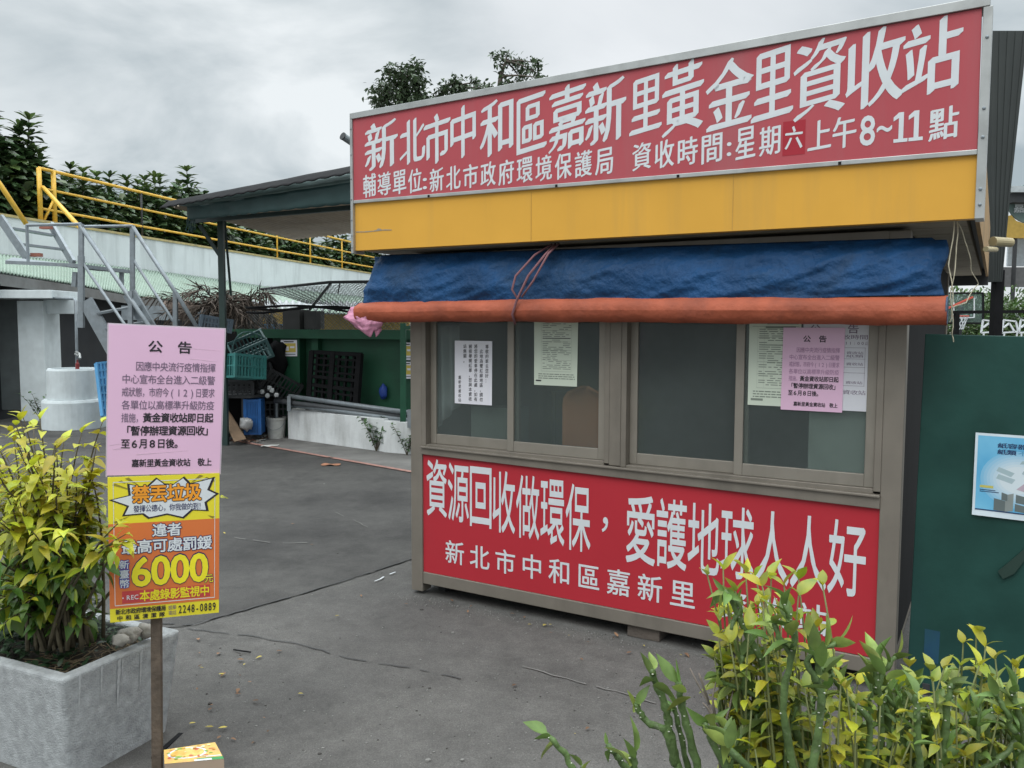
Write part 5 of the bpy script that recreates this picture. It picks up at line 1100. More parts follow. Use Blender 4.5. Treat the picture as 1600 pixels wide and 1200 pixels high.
# ------------------------------------------------------------------ chain-link above the green wall and what shows through it
M_wire = mat('wire', (0.13, 0.14, 0.14), 0.5, metal=0.4)
cf = thing('chain_link_fence', 'sagging chain-link fence panels above the green wall', 'fence', gp(520, 1.6))
def mesh_panel(b, s_, nu, nv, r_=0.004):
    for sgn in (1, -1):
        for i in range(-nv, nu + 1):
            pts = []
            for j in range(nv + 1):
                a = (i + (j if sgn > 0 else nv - j)) / nu
                if 0 <= a <= 1: pts.append(s_.pt(a, j / nv, 0.006 * (1 if (i + j) % 2 else -1)))
            if len(pts) > 1: b.tube(pts, r_, 3, cap=False)
flap = Surf(at(478, 474, 11.9), at(600, 482, 10.6), at(408, 452, 13.2), at(600, 440, 11.2))
b = MB(); mesh_panel(b, flap, 34, 11); b.build('wire_mesh', M_wire, cf)
b = MB(); b.tube([at(408, 452, 13.2), at(515, 441, 12.2), at(600, 440, 11.2)], 0.022, 6); b.tube([at(518, 441, 12.2), at(484, 484, 11.9)], 0.022, 6); b.tube([at(532, 440, 12.0), at(528, 458, 11.8)], 0.01, 5); b.build('frame_bar', M_dark, cf)
up_ = Surf(gp(385, gz(385, 514), -0.05), gp(640, gz(640, 516), -0.05), gp(385, gz(385, 486), -0.05), gp(640, gz(640, 484), -0.05))
b = MB(); mesh_panel(b, up_, 52, 6); b.build('wire_mesh', M_wire, cf)
b = MB()
for k, (o0, amp) in enumerate(((0, 3), (3, 5), (-2, 2))):
    b.tube([at(385 + i * 14, 481 + o0 + 0.1 * i + amp * math.sin(i * 0.5 + k), 11.7 - 0.06 * i) for i in range(19)], 0.016, 6)
b.build('cable', M_black, cf, smooth=True)
b = MB(); b.box((at(405, 500, 13.6).x, 13.6, 1.2), (at(448, 500, 13.6).x, 13.65, at(430, 488, 13.6).z)); b.build('yellow_board', mat('mustard', (0.45, 0.3, 0.07), 0.7), label='mustard yellow board behind the chain-link, left one', cat='board')
b = MB(); b.box((at(500, 500, 13.4).x, 13.4, 1.2), (at(640, 500, 13.4).x, 13.45, at(540, 491, 13.4).z)); b.build('yellow_board', MATS['mustard'], label='mustard yellow board behind the chain-link, right one', cat='board')
b = MB(); b.box((at(405, 500, 13.2).x, 13.2, 1.2), (at(449, 500, 13.2).x, 13.25, at(430, 506, 13.2).z)); b.build('blue_board', mat('board_blue', (0.12, 0.33, 0.6), 0.6), label='light blue board edge above the green wall', cat='board')
b = MB(); b.grid(lambda a, q: lerp(lerp(at(385, 482, 14), at(640, 486, 12.6), a), lerp(at(385, 470, 16), at(640, 474, 14.6), a), q) + V(0, 0, 0.03 * math.sin(a * 150)), 120, 2); b.build('corrugated_sheet', mat('grey_sheet', (0.38, 0.4, 0.41), 0.5, dirt=0.4), smooth=True, solid=0.01, label='grey corrugated sheet lying behind the chain-link fence', cat='metal sheet')
# ------------------------------------------------------------------ crates, bucket, broom and rubbish by the yard corner
def frame_of(c, rz, rx=0.0, ry=0.0): return Matrix.Translation(c) @ Matrix.Rotation(rz, 4, 'Z') @ Matrix.Rotation(ry, 4, 'Y') @ Matrix.Rotation(rx, 4, 'X')
def crate(name, X, sx, sy, sz, m, label, handle=False, group=None):
    b = MB(); b.X = X; th = 0.012
    def wallx(y, n):
        b.box((-sx / 2, y - th, sz - .035), (sx / 2, y + th, sz)); b.box((-sx / 2, y - th, 0), (sx / 2, y + th, 0.03)); b.box((-sx / 2, y - th * .8, sz * .5 - .01), (sx / 2, y + th * .8, sz * .5 + .01))
        for i in range(n + 1): x = -sx / 2 + sx * i / n; b.box((x - .009, y - th * .9, 0), (x + .009, y + th * .9, sz))
    def wally(x, n):
        b.box((x - th, -sy / 2, sz - .035), (x + th, sy / 2, sz)); b.box((x - th, -sy / 2, 0), (x + th, sy / 2, 0.03)); b.box((x - th * .8, -sy / 2, sz * .5 - .01), (x + th * .8, sy / 2, sz * .5 + .01))
        for i in range(n + 1): y = -sy / 2 + sy * i / n; b.box((x - th * .9, y - .009, 0), (x + th * .9, y + .009, sz))
    wallx(-sy / 2, 9); wallx(sy / 2, 9); wally(-sx / 2, 7); wally(sx / 2, 7)
    for i in range(8): x = -sx / 2 + sx * (i + .5) / 8; b.box((x - .015, -sy / 2, 0.001), (x + .015, sy / 2, 0.012))
    for sx_ in (-1, 1):
        for sy_ in (-1, 1): b.box((sx_ * sx / 2 - .02, sy_ * sy / 2 - .02, 0.0), (sx_ * sx / 2 + .02, sy_ * sy / 2 + .02, sz * 1.01))
    o = b.build(name, m, label=label, cat='crate', group=group)
    if handle:
        h_ = MB(); h_.X = X; h_.tube(bez(V(-sx / 2, -sy / 2, sz), V(0, -sy / 2, sz + .45), V(sx / 2, -sy / 2, sz), 10), 0.01, 6); h_.build('handle', m, o)
    return o
M_teal = mat('crate_teal', (0.03, 0.17, 0.16), 0.5, var=0.15, dirt=0.3); M_teal2 = mat('crate_greyteal', (0.06, 0.13, 0.13), 0.5, var=0.15, dirt=0.3); M_cblue = mat('crate_blue', (0.01, 0.10, 0.32), 0.5, var=0.15, dirt=0.3)
M_cblack = mat('crate_black', (0.018, 0.02, 0.022), 0.55, var=0.2); M_cslate = mat('crate_slate', (0.08, 0.11, 0.14), 0.5)
crate('plastic_crate', frame_of(at(376, 592, 11.3), R(58), R(-4), R(6)), 0.5, 0.38, 0.33, M_teal, 'teal plastic crate tipped on the top of the crate pile')
crate('plastic_crate', frame_of(at(397, 560, 11.75), R(20), R(24), R(-24)), 0.5, 0.36, 0.3, M_teal2, 'grey green plastic crate leaning behind the teal one', True)
crate('plastic_crate', frame_of(at(398, 677, 11.6), R(8)), 0.2, 0.3, 0.5, M_cblue, 'tall blue plastic crate standing on the ground by the broom')
crate('plastic_crate', frame_of(at(335, 517, 11.7), R(24), 0, R(10)), 0.4, 0.34, 0.2, M_cslate, 'slate blue crate peeking over the pink notice board')
crate('plastic_crate', frame_of(at(362, 618, 11.6), R(12)), 0.62, 0.42, 0.21, M_cblack, 'black crate directly beneath the teal crate')
crate('plastic_crate', frame_of(at(428, 612, 11.95), R(30), R(18), R(30)), 0.5, 0.4, 0.34, M_cblack, 'black crate tilted right of the teal crate')
crate('plastic_crate', frame_of(at(425, 650, 12.1), R(18)), 0.55, 0.4, 0.24, M_cblack, 'black crate low down behind the white bucket')
rk = thing('storage_rack', 'dark steel rack carrying the crate pile at the yard corner', 'rack', V(*at(370, 680, 11.9).xy, GZ))
rp0 = at(310, 621, 11.5); rz_ = rp0.z
b = MB()
for x, Y in ((312, 11.45), (380, 11.45), (430, 11.9), (318, 12.3)):
    p = at(x, 621, Y); b = MB(); b.bar(V(p.x, p.y, GZ), V(p.x, p.y, rz_), 0.04); b.build('leg', M_dark, rk)
b = MB(); b.prism([V(*at(300, 621, 11.4).xy, rz_), V(*at(392, 621, 11.4).xy, rz_), V(*at(440, 621, 11.9).xy, rz_), V(*at(440, 621, 12.5).xy, rz_), V(*at(300, 621, 12.4).xy, rz_)], V(0, 0, 0.035)); b.build('shelf', M_dark, rk)
b = MB(); b.box((at(300, 600, 12.3).x, 12.3, GZ), (at(455, 600, 12.3).x, 12.36, 1.5)); b.build('back_sheet', M_black, rk)
rnd = random.Random(8)
for i, (x, y, Y, r_, m, lb) in enumerate(((435, 560, 12.05, (0.2, 0.15, 0.24), M_black, 'black rubbish bag bulging behind the tilted crates'), (420, 590, 11.9, (0.14, 0.12, 0.12), M_dark, 'dark grey bundle wedged under the grey green crate'), (385, 663, 11.35, (0.09, 0.08, 0.09), mat('clear_bag', (0.34, 0.34, 0.34), 0.3), 'pale translucent bag on the ground beside the blue crate'), (350, 668, 11.5, (0.16, 0.12, 0.14), mat('sack', (0.09, 0.07, 0.055), 0.9), 'brown sack slumped under the rack'))):
    b = MB(); b.blob(at(x, y, Y), r_, i, 14, 0.6); b.build('rubbish_bag', m, smooth=True, label=lb, cat='bag')
b = MB()
for x, y in ((410, 612), (418, 618), (425, 610), (432, 617), (421, 606)): b.blob(at(x, y, 11.55), 0.035, x, 8, 0.3)
b.build('plastic_bottles', mat('bottle_clear', (0.5, 0.52, 0.52), 0.2), label='cluster of clear plastic bottles below the tilted black crate', cat='bottles')
# white bucket and the second one behind it
def bucket(c, s_, m, label, strip=None):
    t = thing('paint_bucket', label, 'bucket', c); b = MB(); b.lathe(c, [(0.0, 0.002), (0.115 * s_, 0.0), (0.125 * s_, 0.12 * s_), (0.136 * s_, 0.27 * s_), (0.145 * s_, 0.275 * s_), (0.145 * s_, 0.31 * s_), (0.132 * s_, 0.31 * s_), (0.12 * s_, 0.05 * s_)], 24); b.build('body', m, t, smooth=False)
    b = MB(); b.tube([c + V(0.142 * s_ * math.cos(a), -0.142 * s_ * abs(math.sin(a)) - 0.01, 0.27 * s_ - 0.13 * s_ * math.sin(a)) for a in [i * math.pi / 10 for i in range(11)]], 0.004, 5); b.build('handle', M_steel, t)
M_buck = mat('bucket_white', (0.5, 0.5, 0.47), 0.5, var=0.08, dirt=0.5, dscale=8, dcol=(0.2, 0.18, 0.15))
bc = gnd(432, 685); bucket(bc, 1.0, M_buck, 'dirty white bucket with wire handle left of the low white wall')
bc2 = gnd(449, 676); bucket(bc2, 0.95, mat('bucket_navy', (0.05, 0.06, 0.16), 0.5), 'dark blue bucket with white lid behind the dirty white bucket')
b = MB(); b.lathe(bc2, [(0.15, 0.296), (0.152, 0.36), (0.0, 0.365)], 24); b.build('bucket_lid', M_buck, label='white lid resting on the dark blue bucket', cat='lid')
b = MB(); b.tube([bc + V(0.01, 0.02, 0.02), bc + V(0.0, 0.03, 0.52)], 0.022, 10); b.build('grey_pipe', M_steel, label='short grey pipe standing up in the white bucket', cat='pipe')
bs = gnd(365, 680); br = thing('broom', 'old broom with bright green head leaning by the rack', 'broom', bs)
b = MB(); b.tube([bs + V(0, 0, 0.06), at(347, 625, bs.y + 0.35)], 0.012, 7); b.build('handle', mat('broom_wood', (0.26, 0.17, 0.1), 0.7), br)
b = MB(); b.bar(bs + V(-0.16, 0.02, 0.05), bs + V(0.14, -0.03, 0.055), 0.045, 0.04); b.build('head', mat('broom_green', (0.02, 0.33, 0.14), 0.5), br)
b = MB()
for i in range(26):
    p = lerp(bs + V(-0.15, 0.02, 0.04), bs + V(0.13, -0.03, 0.045), i / 25); b.tube([p, p + V(rnd.uniform(-.03, .03), rnd.uniform(-.04, .01), -0.035)], 0.003, 3)
b.build('bristles', MATS['broom_green'], br)
b = MB(); b.prism([at(338, 634, 11.6), at(352, 634, 11.65), at(384, 686, 11.15), at(366, 690, 11.0)], V(0, 0.03, 0)); b.build('brown_board', mat('brown_board', (0.2, 0.135, 0.085), 0.85, var=0.2, bump=0.3), label='brown board leaning under the rack next to the broom', cat='board')
db = MB(); mm_ = [mat('litter_brown', (0.2, 0.11, 0.07), 0.9, island=0.4), mat('litter_white', (0.6, 0.6, 0.57), 0.7), mat('litter_red', (0.4, 0.12, 0.07), 0.8, island=0.3)]
for i in range(150):
    x, y = rnd.uniform(345, 425), rnd.uniform(672, 694) ; p = gnd(x, y)
    if (x - 385) ** 2 / 40 ** 2 + (y - 684) ** 2 / 11 ** 2 > 1: continue
    a = rnd.uniform(0, 6.28); s_ = rnd.uniform(.015, .06); db.leaf(p + V(0, 0, .012 + rnd.uniform(0, .02)), V(math.cos(a), math.sin(a), rnd.uniform(0, .3)), (0, 0, 1), s_ * 1.5, s_, droop=rnd.uniform(-.1, .3), mi=rnd.choice((0, 0, 0, 0, 1, 2)))
db.build('litter', mm_, kind='stuff', label='scattered brown litter and scraps on the pavement', cat='litter')
for i, (x, y, r_, lb) in enumerate(((422, 697, 0.10, 'white paper scrap on the pavement near the red line'), (408, 688, 0.05, 'small white scrap left of the bucket'))):
    b = MB(); p = gnd(x, y, GZ + 0.012); b.grid(lambda a, q: p + V((a - .5) * r_ * 2, (q - .5) * r_ * 1.2 + (a - .5) * .1, 0.008 + 0.015 * noise.noise(V(a * 3, q * 3, i))), 6, 5); b.build('paper_scrap', mm_[1], smooth=True, label=lb, cat='scrap')
b = MB(); p = gnd(517, 726, GZ + 0.014); b.grid(lambda a, q: p + V((a - .5) * 0.22, (q - .5) * 0.1, 0.004 + 0.012 * noise.noise(V(a * 3, q * 3, 9))), 8, 5); b.build('leaf_litter', mat('dry_leaf', (0.35, 0.16, 0.09), 0.8), smooth=True, label='single dry reddish leaf on the asphalt near the line', cat='leaf')
b = MB(); b.tube([gnd(365, 1015, GZ + .01), gnd(378, 1017, GZ + .016), gnd(392, 1019, GZ + .01)], 0.004, 5); b.build('twig', M_black, label='short dark twig lying on the asphalt in front', cat='twig')
# scattered grit
gm = MB()
for i in range(900):
    p = gnd(rnd.uniform(300, 1400), rnd.uniform(720, 1190)); s_ = rnd.uniform(.0015, .005)
    if rnd.random() < 0.04: s_ *= 2.2
    gm.blob(p + V(0, 0, s_ * .4), (s_ * rnd.uniform(.8, 1.5), s_, s_ * .6), i, 5, 0.5, mi=rnd.choice((0, 0, 1)))
gm.build('grit', [mat('grit_pale', (0.19, 0.185, 0.172), 0.9), mat('grit_dark', (0.06, 0.055, 0.05), 0.9)], kind='stuff', label='small grit scattered over the asphalt', cat='grit')
ll_ = MB()
for i in range(70):
    k = i % 3
    if k == 0: p = P(rnd.uniform(0.0, 2.7), 0.02 + abs(rnd.gauss(0, .09)), GZ)
    elif k == 1: p = gnd(rnd.uniform(300, 420), rnd.uniform(1000, 1180))
    else: p = gnd(rnd.uniform(300, 1000), rnd.uniform(720, 1150))
    a = rnd.uniform(0, 6.28); L_ = rnd.uniform(.012, .04); ll_.leaf(V(p.x, p.y, GZ + .012), V(math.cos(a), math.sin(a), .15), (0, 0, 1), L_, L_ * .5, droop=rnd.uniform(-.2, .4), mi=rnd.choice((0, 0, 1)))
for i in range(260):
    p = P(rnd.uniform(-0.1, 2.75), 0.03 + abs(rnd.gauss(0, .07)), GZ); s_ = rnd.uniform(.0015, .005); ll_.blob(V(p.x, p.y, GZ + s_ * .5), s_, i, 5, .5, mi=2)
ll_.build('leaf_litter', [mat('litter_leaf', (0.16, 0.09, 0.05), 0.9, island=0.5), mat('litter_leaf_yellow', (0.36, 0.29, 0.06), 0.8, island=0.3), MATS['grit_pale']], kind='stuff', label='dry leaf bits and grit lying on the asphalt', cat='leaf litter')
# dried palm fronds heaped on a frame
pf = thing('dry_palm_fronds', 'heap of dried brown palm fronds on the shed edge', 'palm fronds', at(340, 500, 12.6))
M_frond = mat('dry_frond', (0.085, 0.066, 0.052), 0.9, var=0.25, island=0.5); f = MB(); b = MB()
for i in range(46):
    c = at(rnd.uniform(298, 405), rnd.uniform(462, 488), rnd.uniform(12.6, 13.4)); dx = rnd.uniform(-1, 1)
    tip = c + V(dx * 0.8, rnd.uniform(-.5, .1), rnd.uniform(-.5, .1)); pth = bez(c, lerp(c, tip, .5) + V(0, 0, rnd.uniform(.1, .28)), tip, 9)
    b.tube(pth, [0.012 - 0.001 * k for k in range(10)], 4)
    for k in range(1, 10):
        for sgn in (-1, 1):
            for _ in range(2):
                d = (pth[k] - pth[k - 1]).normalized(); f.leaf(pth[k], d * .6 + V(-d.y, d.x, 0) * sgn * .5 + V(rnd.uniform(-.3, .3), rnd.uniform(-.3, .3), rnd.uniform(-.9, .5)), V(rnd.uniform(-1, 1), rnd.uniform(-1, 1), 1), rnd.uniform(.15, .32), .022, droop=.3, fold=.3)
b.build('stalks', M_frond, pf); f.build('foliage', M_frond, pf)
b = MB(); b.tube(bez(at(308, 460, 13), at(318, 430, 13), at(328, 462, 13), 10), 0.012, 5); b.build('wire_hoop', M_dark, label='thin dark wire hoop above the dried fronds', cat='wire')
b = MB(); b.blob(at(285, 485, 13.0), (0.28, 0.15, 0.14), 3, 14, 0.7); b.build('cloth_bundle', mat('dusty_cloth', (0.22, 0.17, 0.14), 0.95), smooth=True, label='dusty cloth bundle between stairs and fronds', cat='cloth')
b = MB(); b.prism([at(256, 484, 13.1), at(292, 488, 13.0), at(286, 496, 12.95), at(262, 494, 13.05)], V(0, 0.1, 0)); b.build('green_sheet', mat('pale_green_scrap', (0.25, 0.3, 0.24), 0.8), label='pale green sheet scrap behind the stair rail', cat='sheet')

# ------------------------------------------------------------------ trees
M_bark = mat('bark', (0.085, 0.07, 0.055), 0.9, var=0.3, vscale=8, bump=0.5, bscale=12)
M_tleaf = mat('tree_leaf', (0.045, 0.080, 0.030), 0.42, var=0.2, vscale=3, island=0.45, hue=0.018, transl=0.18)
M_tleaf2 = mat('tree_leaf_young', (0.10, 0.15, 0.045), 0.42, var=0.2, vscale=3, island=0.35, hue=0.015, transl=0.2)
TP = ((0.0, 0.2), (0.45, 0.85), (0.75, 1.0), (1.0, 0.12))
def spire_tree(seed, H, Rr, nsp):      # upright shoots carrying whorls of large leaves over a dense crown
    rnd = random.Random(seed); b, f = MB(), MB(); tr = [V(0, 0, 0), V(rnd.uniform(-.1, .1), 0, H * .3), V(rnd.uniform(-.2, .2), rnd.uniform(-.2, .2), H * .62)]
    b.tube(tr, [0.16, 0.12, 0.06], 7)
    for i in range(nsp):
        a = 2 * math.pi * i / nsp + rnd.uniform(-.3, .3); rr = Rr * math.sqrt(rnd.uniform(0.02, 1)); top = H * (1 - 0.34 * (rr / Rr) ** 1.5 - rnd.uniform(0, .14))
        if i == 0: rr, top = 0.1, H
        if i == 1: top = H * 0.97
        b0 = lerp(tr[1], tr[2], rnd.uniform(0, 1)); tp_ = V(rr * math.cos(a), rr * math.sin(a), top)
        pth = bez(b0, V(tp_.x * .9, tp_.y * .9, lerp(b0.z, top, .35)), tp_, 12); b.tube(pth, [0.06 - 0.004 * k for k in range(13)], 5)
        ln = sum((pth[k + 1] - pth[k]).length for k in range(12)); n_ = int(ln / 0.15)
        for q in range(int(n_ * 0.15), n_ + 1):
            t = q / n_ * 12; k = min(int(t), 11); p = lerp(pth[k], pth[k + 1], t - k); d = (pth[k + 1] - pth[k]).normalized(); top_ = q / n_
            cnt = 10 if top_ > 0.5 else 7; spread = lerp(1.0, 0.35, max(0, (top_ - .8) / .2)); L0 = lerp(0.5, 0.3, max(0, (top_ - .6) / .4))
            for j in range(cnt):
                an = 2 * math.pi * j / cnt + q * 0.7 + rnd.uniform(-.2, .2); o1 = d.orthogonal().normalized(); o2 = d.cross(o1)
                dd = (o1 * math.cos(an) + o2 * math.sin(an)) * spread + d * rnd.uniform(.25, .7); L_ = L0 * rnd.uniform(.75, 1.15)
                f.leaf(p, dd, d, L_, L_ * .42, droop=rnd.uniform(.2, .7), fold=.2, mi=1 if (top_ > .86 and rnd.random() < .6) or rnd.random() < .08 else 0, prof=TP)
    for i in range(int(4600 * Rr)):     # inner crown
        a = rnd.uniform(0, 6.28); rr = Rr * 1.05 * math.sqrt(rnd.random()); z = H * rnd.uniform(0.3, 0.94 - 0.2 * (rr / Rr) ** 2)
        p = V(rr * math.cos(a), rr * math.sin(a), z); L_ = rnd.uniform(.22, .42)
        f.leaf(p, V(math.cos(a) + rnd.uniform(-.8, .8), math.sin(a) + rnd.uniform(-.8, .8), rnd.uniform(-.5, .7)), V(rnd.uniform(-.5, .5), rnd.uniform(-.5, .5), 1), L_, L_ * .5, droop=.3, mi=1 if rnd.random() < .1 else 0, prof=TP)
    return b, f
protos = []
for i, (H_, R_, n_) in enumerate(((6.6, 1.35, 13), (6.2, 1.6, 16), (6.4, 1.2, 11))):
    b, f = spire_tree(40 + i, H_, R_, n_); protos.append((b, f, H_))
# spots along the far side of the wall: pixel column and top row, metres behind the wall
spots = [(-40, 158, 2.2, 0), (18, 164, 2.0, 2), (52, 176, 3.4, 1), (90, 168, 2.0, 0), (124, 194, 2.4, 2), (160, 238, 2.0, 0), (150, 282, 4.0, 1), (192, 276, 2.2, 2), (214, 266, 2.0, 0), (236, 284, 3.4, 1), (256, 277, 2.0, 2), (278, 278, 2.3, 0), (300, 284, 3.6, 1), (316, 282, 2.0, 2), (346, 279, 2.2, 0), (380, 268, 2.0, 2), (408, 290, 3.0, 1), (436, 330, 2.0, 0), (464, 344, 2.0, 2), (486, 352, 2.6, 1), (499, 340, 2.0, 0), (519, 345, 2.2, 2), (540, 362, 2.0, 1), (565, 366, 2.6, 0), (600, 360, 2.2, 1), (640, 365, 2.6, 2)]
desc = ['tallest, at the left photo edge', 'with the highest spire at upper left', 'broad and low between two tall spires', 'with a tall spire right behind the railing corner', 'just right of the railing corner', 'shorter, right of the second railing post', 'low and bushy behind the railing corner', 'seen left of the dark railing post', 'rising over the dark railing post', 'bushy, just right of the dark railing post', 'with a thin spire left of the canopy', 'second spire left of the canopy end', 'bushy at the canopy end', 'over the left tip of the canopy', 'above the canopy post', 'with the spire standing highest over the canopy', 'mostly hidden by the canopy', 'below the canopy, right of its post', 'seen through the gap under the canopy, left one', 'dense, filling the gap under the canopy', 'seen through the gap under the canopy, middle one', 'seen through the gap under the canopy, right one', 'at the left edge of the red sign', 'behind the left end of the yellow fascia', 'hidden behind the booth sign, near end', 'hidden behind the booth sign, far end']
first = {}
for (x, y, off, k), ds in zip(spots, desc):
    t = wx(x); p = wp(t, 0, -off); ztop = at(x, y, p.y).z; sc_f = (ztop - GZ) / protos[k][2]
    lab = 'dark tree behind the white wall, ' + ds
    if k not in first:
        o = thing('spire_tree', lab, 'tree', V(0, 0, 0), 'trees behind the white wall'); protos[k][0].build('trunk', M_bark, o, smooth=True); protos[k][1].build('crown', [M_tleaf, M_tleaf2], o, smooth=True); first[k] = o
    else: o = copy_tree(first[k], label=lab)
    o.location = V(p.x, p.y, GZ); o.scale = (sc_f, sc_f, sc_f); o.rotation_euler = (0, 0, (x * 0.7) % 6.28)
M_fleaf = mat('fine_leaf', (0.055, 0.085, 0.04), 0.5, var=0.2, vscale=2, island=0.4, transl=0.2)
def branch_tree(name, label, Y, trunkpix, clumps, seed, ll=0.2, dens=1.0, leafm=None, group=None, base=None):
    rnd = random.Random(seed); base = base or V(at(trunkpix[0][0], 500, Y).x, Y, GZ)
    t = thing(name, label, 'tree', base, group); b, f = MB(), MB(); pts = [base] + [at(x, y, Y) for x, y in trunkpix]; k = len(pts)
    b.tube(pts, [0.3 - 0.24 * i / (k - 1) for i in range(k)], 7)
    for (x, y, rx, ry, n_) in clumps:
        c = at(x, y, Y + rnd.uniform(-1, 1)); kx = Y / FPX; j = min(range(k), key=lambda i: (pts[i] - c).length); b.tube(bez(pts[j], lerp(pts[j], c, .5) + V(0, 0, .2), c, 5), [0.07 - .01 * q for q in range(6)], 5)
        for s_ in range(max(3, n_ // 16)):       # twigs with leaf sprays
            d = V(rnd.gauss(0, 1), rnd.gauss(0, 1), rnd.gauss(0, 1)); d = d.normalized() * rnd.random() ** .45; e = c + V(d.x * rx * kx, d.y * rx * kx, d.z * ry * kx)
            b.tube([c, lerp(c, e, .6) + V(0, 0, .05), e], [.03, .018, .008], 4)
            for _ in range(int(16 * dens)):
                p = lerp(c, e, rnd.uniform(.55, 1.1)) + V(rnd.gauss(0, .18), rnd.gauss(0, .18), rnd.gauss(0, .16)); L_ = ll * rnd.uniform(.7, 1.3)
                f.leaf(p, V(rnd.uniform(-1, 1), rnd.uniform(-1, 1), rnd.uniform(-.8, .6)), V(rnd.uniform(-1, 1), rnd.uniform(-1, 1), 1), L_, L_ * .45, droop=.3)
    b.build('trunk', M_bark, t, smooth=True); f.build('crown', leafm or M_fleaf, t); return t
branch_tree('tall_tree', 'round dense tree top rising over the left end of the sign', 42, [(630, 300), (632, 190), (634, 150), (636, 125)], [(630, 125, 34, 26, 420), (655, 135, 22, 28, 300), (605, 140, 28, 22, 300), (595, 160, 24, 14, 160), (640, 158, 40, 16, 380), (645, 108, 18, 12, 160), (615, 112, 16, 12, 120), (585, 155, 10, 8, 50), (660, 160, 16, 14, 150), (640, 200, 50, 28, 420), (615, 240, 40, 26, 300), (665, 250, 40, 30, 300)], 3, 0.26, 1.0)
branch_tree('tall_tree', 'thin airy tree with gaps rising over the middle of the sign', 45, [(778, 300), (780, 150), (782, 120), (790, 96)], [(792, 92, 14, 10, 90), (808, 100, 14, 12, 110), (785, 110, 10, 14, 60), (812, 122, 16, 12, 120), (835, 112, 14, 12, 100), (842, 100, 8, 8, 40), (795, 130, 20, 10, 100), (842, 122, 10, 8, 60), (775, 90, 8, 7, 30), (790, 180, 50, 26, 380), (760, 230, 40, 26, 260), (815, 240, 44, 30, 280)], 5, 0.26, 0.9)
branch_tree('tall_tree', 'small pair of rounded crowns between the two taller trees over the sign', 44, [(705, 300), (706, 170), (707, 140)], [(706, 132, 16, 12, 160), (692, 142, 14, 10, 110), (720, 142, 20, 10, 130), (745, 138, 16, 8, 100), (765, 140, 14, 8, 80), (680, 152, 12, 8, 60), (740, 130, 8, 8, 40), (710, 190, 46, 24, 340), (690, 240, 36, 26, 240), (735, 250, 40, 28, 260)], 7, 0.26, 0.9)
# ------------------------------------------------------------------ right background: column, gate bar, basketball hoop, hedge, far building
co = thing('flared_column', 'dark grey green flared column of corrugated sheet right of the sign', 'column', V(*at(1560, 700, 7.2).xy, GZ))
b = MB()
for k in range(9):
    f0, f1 = k / 9, (k + 1) / 9; zt0 = lerp(1546, 1616, f0); zt1 = lerp(1546, 1616, f1)
    def cx_(f_, top, y): return lerp(1547, 1612, f_) if top else lerp(1551, 1574, f_)
    oy = 0.002 if k % 2 else -0.002
    for (ya, yb, xa0, xa1, xb0, xb1) in ((48, 300, lerp(1549, 1606, f0), lerp(1549, 1606, f1), lerp(1550, 1579, f0), lerp(1550, 1579, f1)), (300, 440, lerp(1550, 1579, f0), lerp(1550, 1579, f1), lerp(1552, 1566, f0), lerp(1552, 1566, f1))):
        b.prism([at(xa0, ya, 7.2 + oy), at(xa1, ya, 7.2 + oy), at(xb1, yb, 7.2 + oy), at(xb0, yb, 7.2 + oy)], V(0, 0.12, 0))
b.build('flared_sheet', mat('dark_sheet', (0.022, 0.027, 0.025), 0.6, var=0.2, vscale=2, dirt=0.4, dscale=3, dcol=(0.045, 0.048, 0.042), streak=0.8), co)
b = MB(); p = at(1559, 440, 7.3); b.bar(V(p.x, p.y, GZ), p + V(0, 0, 0.1), 0.075); b.build('post', M_black, co)
b = MB(); b.bar(at(1488, 488, 7.9), at(1660, 486, 7.9), 0.035, 0.03); b.bar(V(*at(1650, 486, 7.9).xy, GZ), at(1650, 470, 7.9), 0.05); b.bar(V(*at(1495, 486, 7.9).xy, GZ), at(1495, 486, 7.9), 0.04); b.build('gate_bar', M_black, label='black horizontal gate bar behind the green panel', cat='gate')
hp_ = thing('basketball_hoop', 'basketball hoop with clear backboard seen above the green panel', 'basketball hoop', V(*at(1505, 700, 24.5).xy, GZ))
HY = 24.0
s_ = Surf(at(1476, 505, HY), at(1536, 505, HY), at(1476, 458, HY), at(1536, 458, HY))
b = MB()
for q in ((0, 0, 1, 0), (0, 1, 1, 1), (0, 0, 0, 1), (1, 0, 1, 1)): b.bar(s_.pt(q[0], q[1]), s_.pt(q[2], q[3]), 0.05)
fr_ = b.build('backboard_frame', M_black, hp_)
b = board(s_, 0.01); b.build('backboard', glass_mat('board_glass', (0.8, 0.9, 0.88), (0.12, 0.16, 0.15), 0.6, 0.1), hp_)
b = MB(); s2 = Surf(at(1490, 497, HY - .03), at(1522, 496, HY - .03), at(1490, 472, HY - .03), at(1522, 466, HY - .03))
for q in ((0, 0, 1, 0), (0, 0, 0, 1), (1, 0, 1, 1)): b.bar(s2.pt(q[0], q[1]), s2.pt(q[2], q[3]), 0.03)
b.build('target_square', M_signwhite, hp_)
b = MB(); b.bar(at(1480, 482, HY - .05), at(1520, 464, HY - .05), 0.05); b.tube([at(1500, 494, HY - .3) + V(.22 * math.cos(a), .22 * math.sin(a), 0) for a in [i * math.pi / 10 for i in range(21)]], 0.018, 6); b.build('rim', mat('rim_red', (0.5, 0.08, 0.05), 0.5), hp_)
b = MB(); c = at(1500, 494, HY - .3)
for i in range(12):
    a, a2 = i * math.pi / 6, (i + 1) * math.pi / 6
    for d_ in (1, -1): b.tube([c + V(.22 * math.cos(a), .22 * math.sin(a), 0), c + V(.15 * math.cos(a + d_ * .5), .15 * math.sin(a + d_ * .5), -.2), c + V(.10 * math.cos(a + d_), .10 * math.sin(a + d_), -.38)], 0.01, 4)
b.build('net', M_signwhite, hp_)
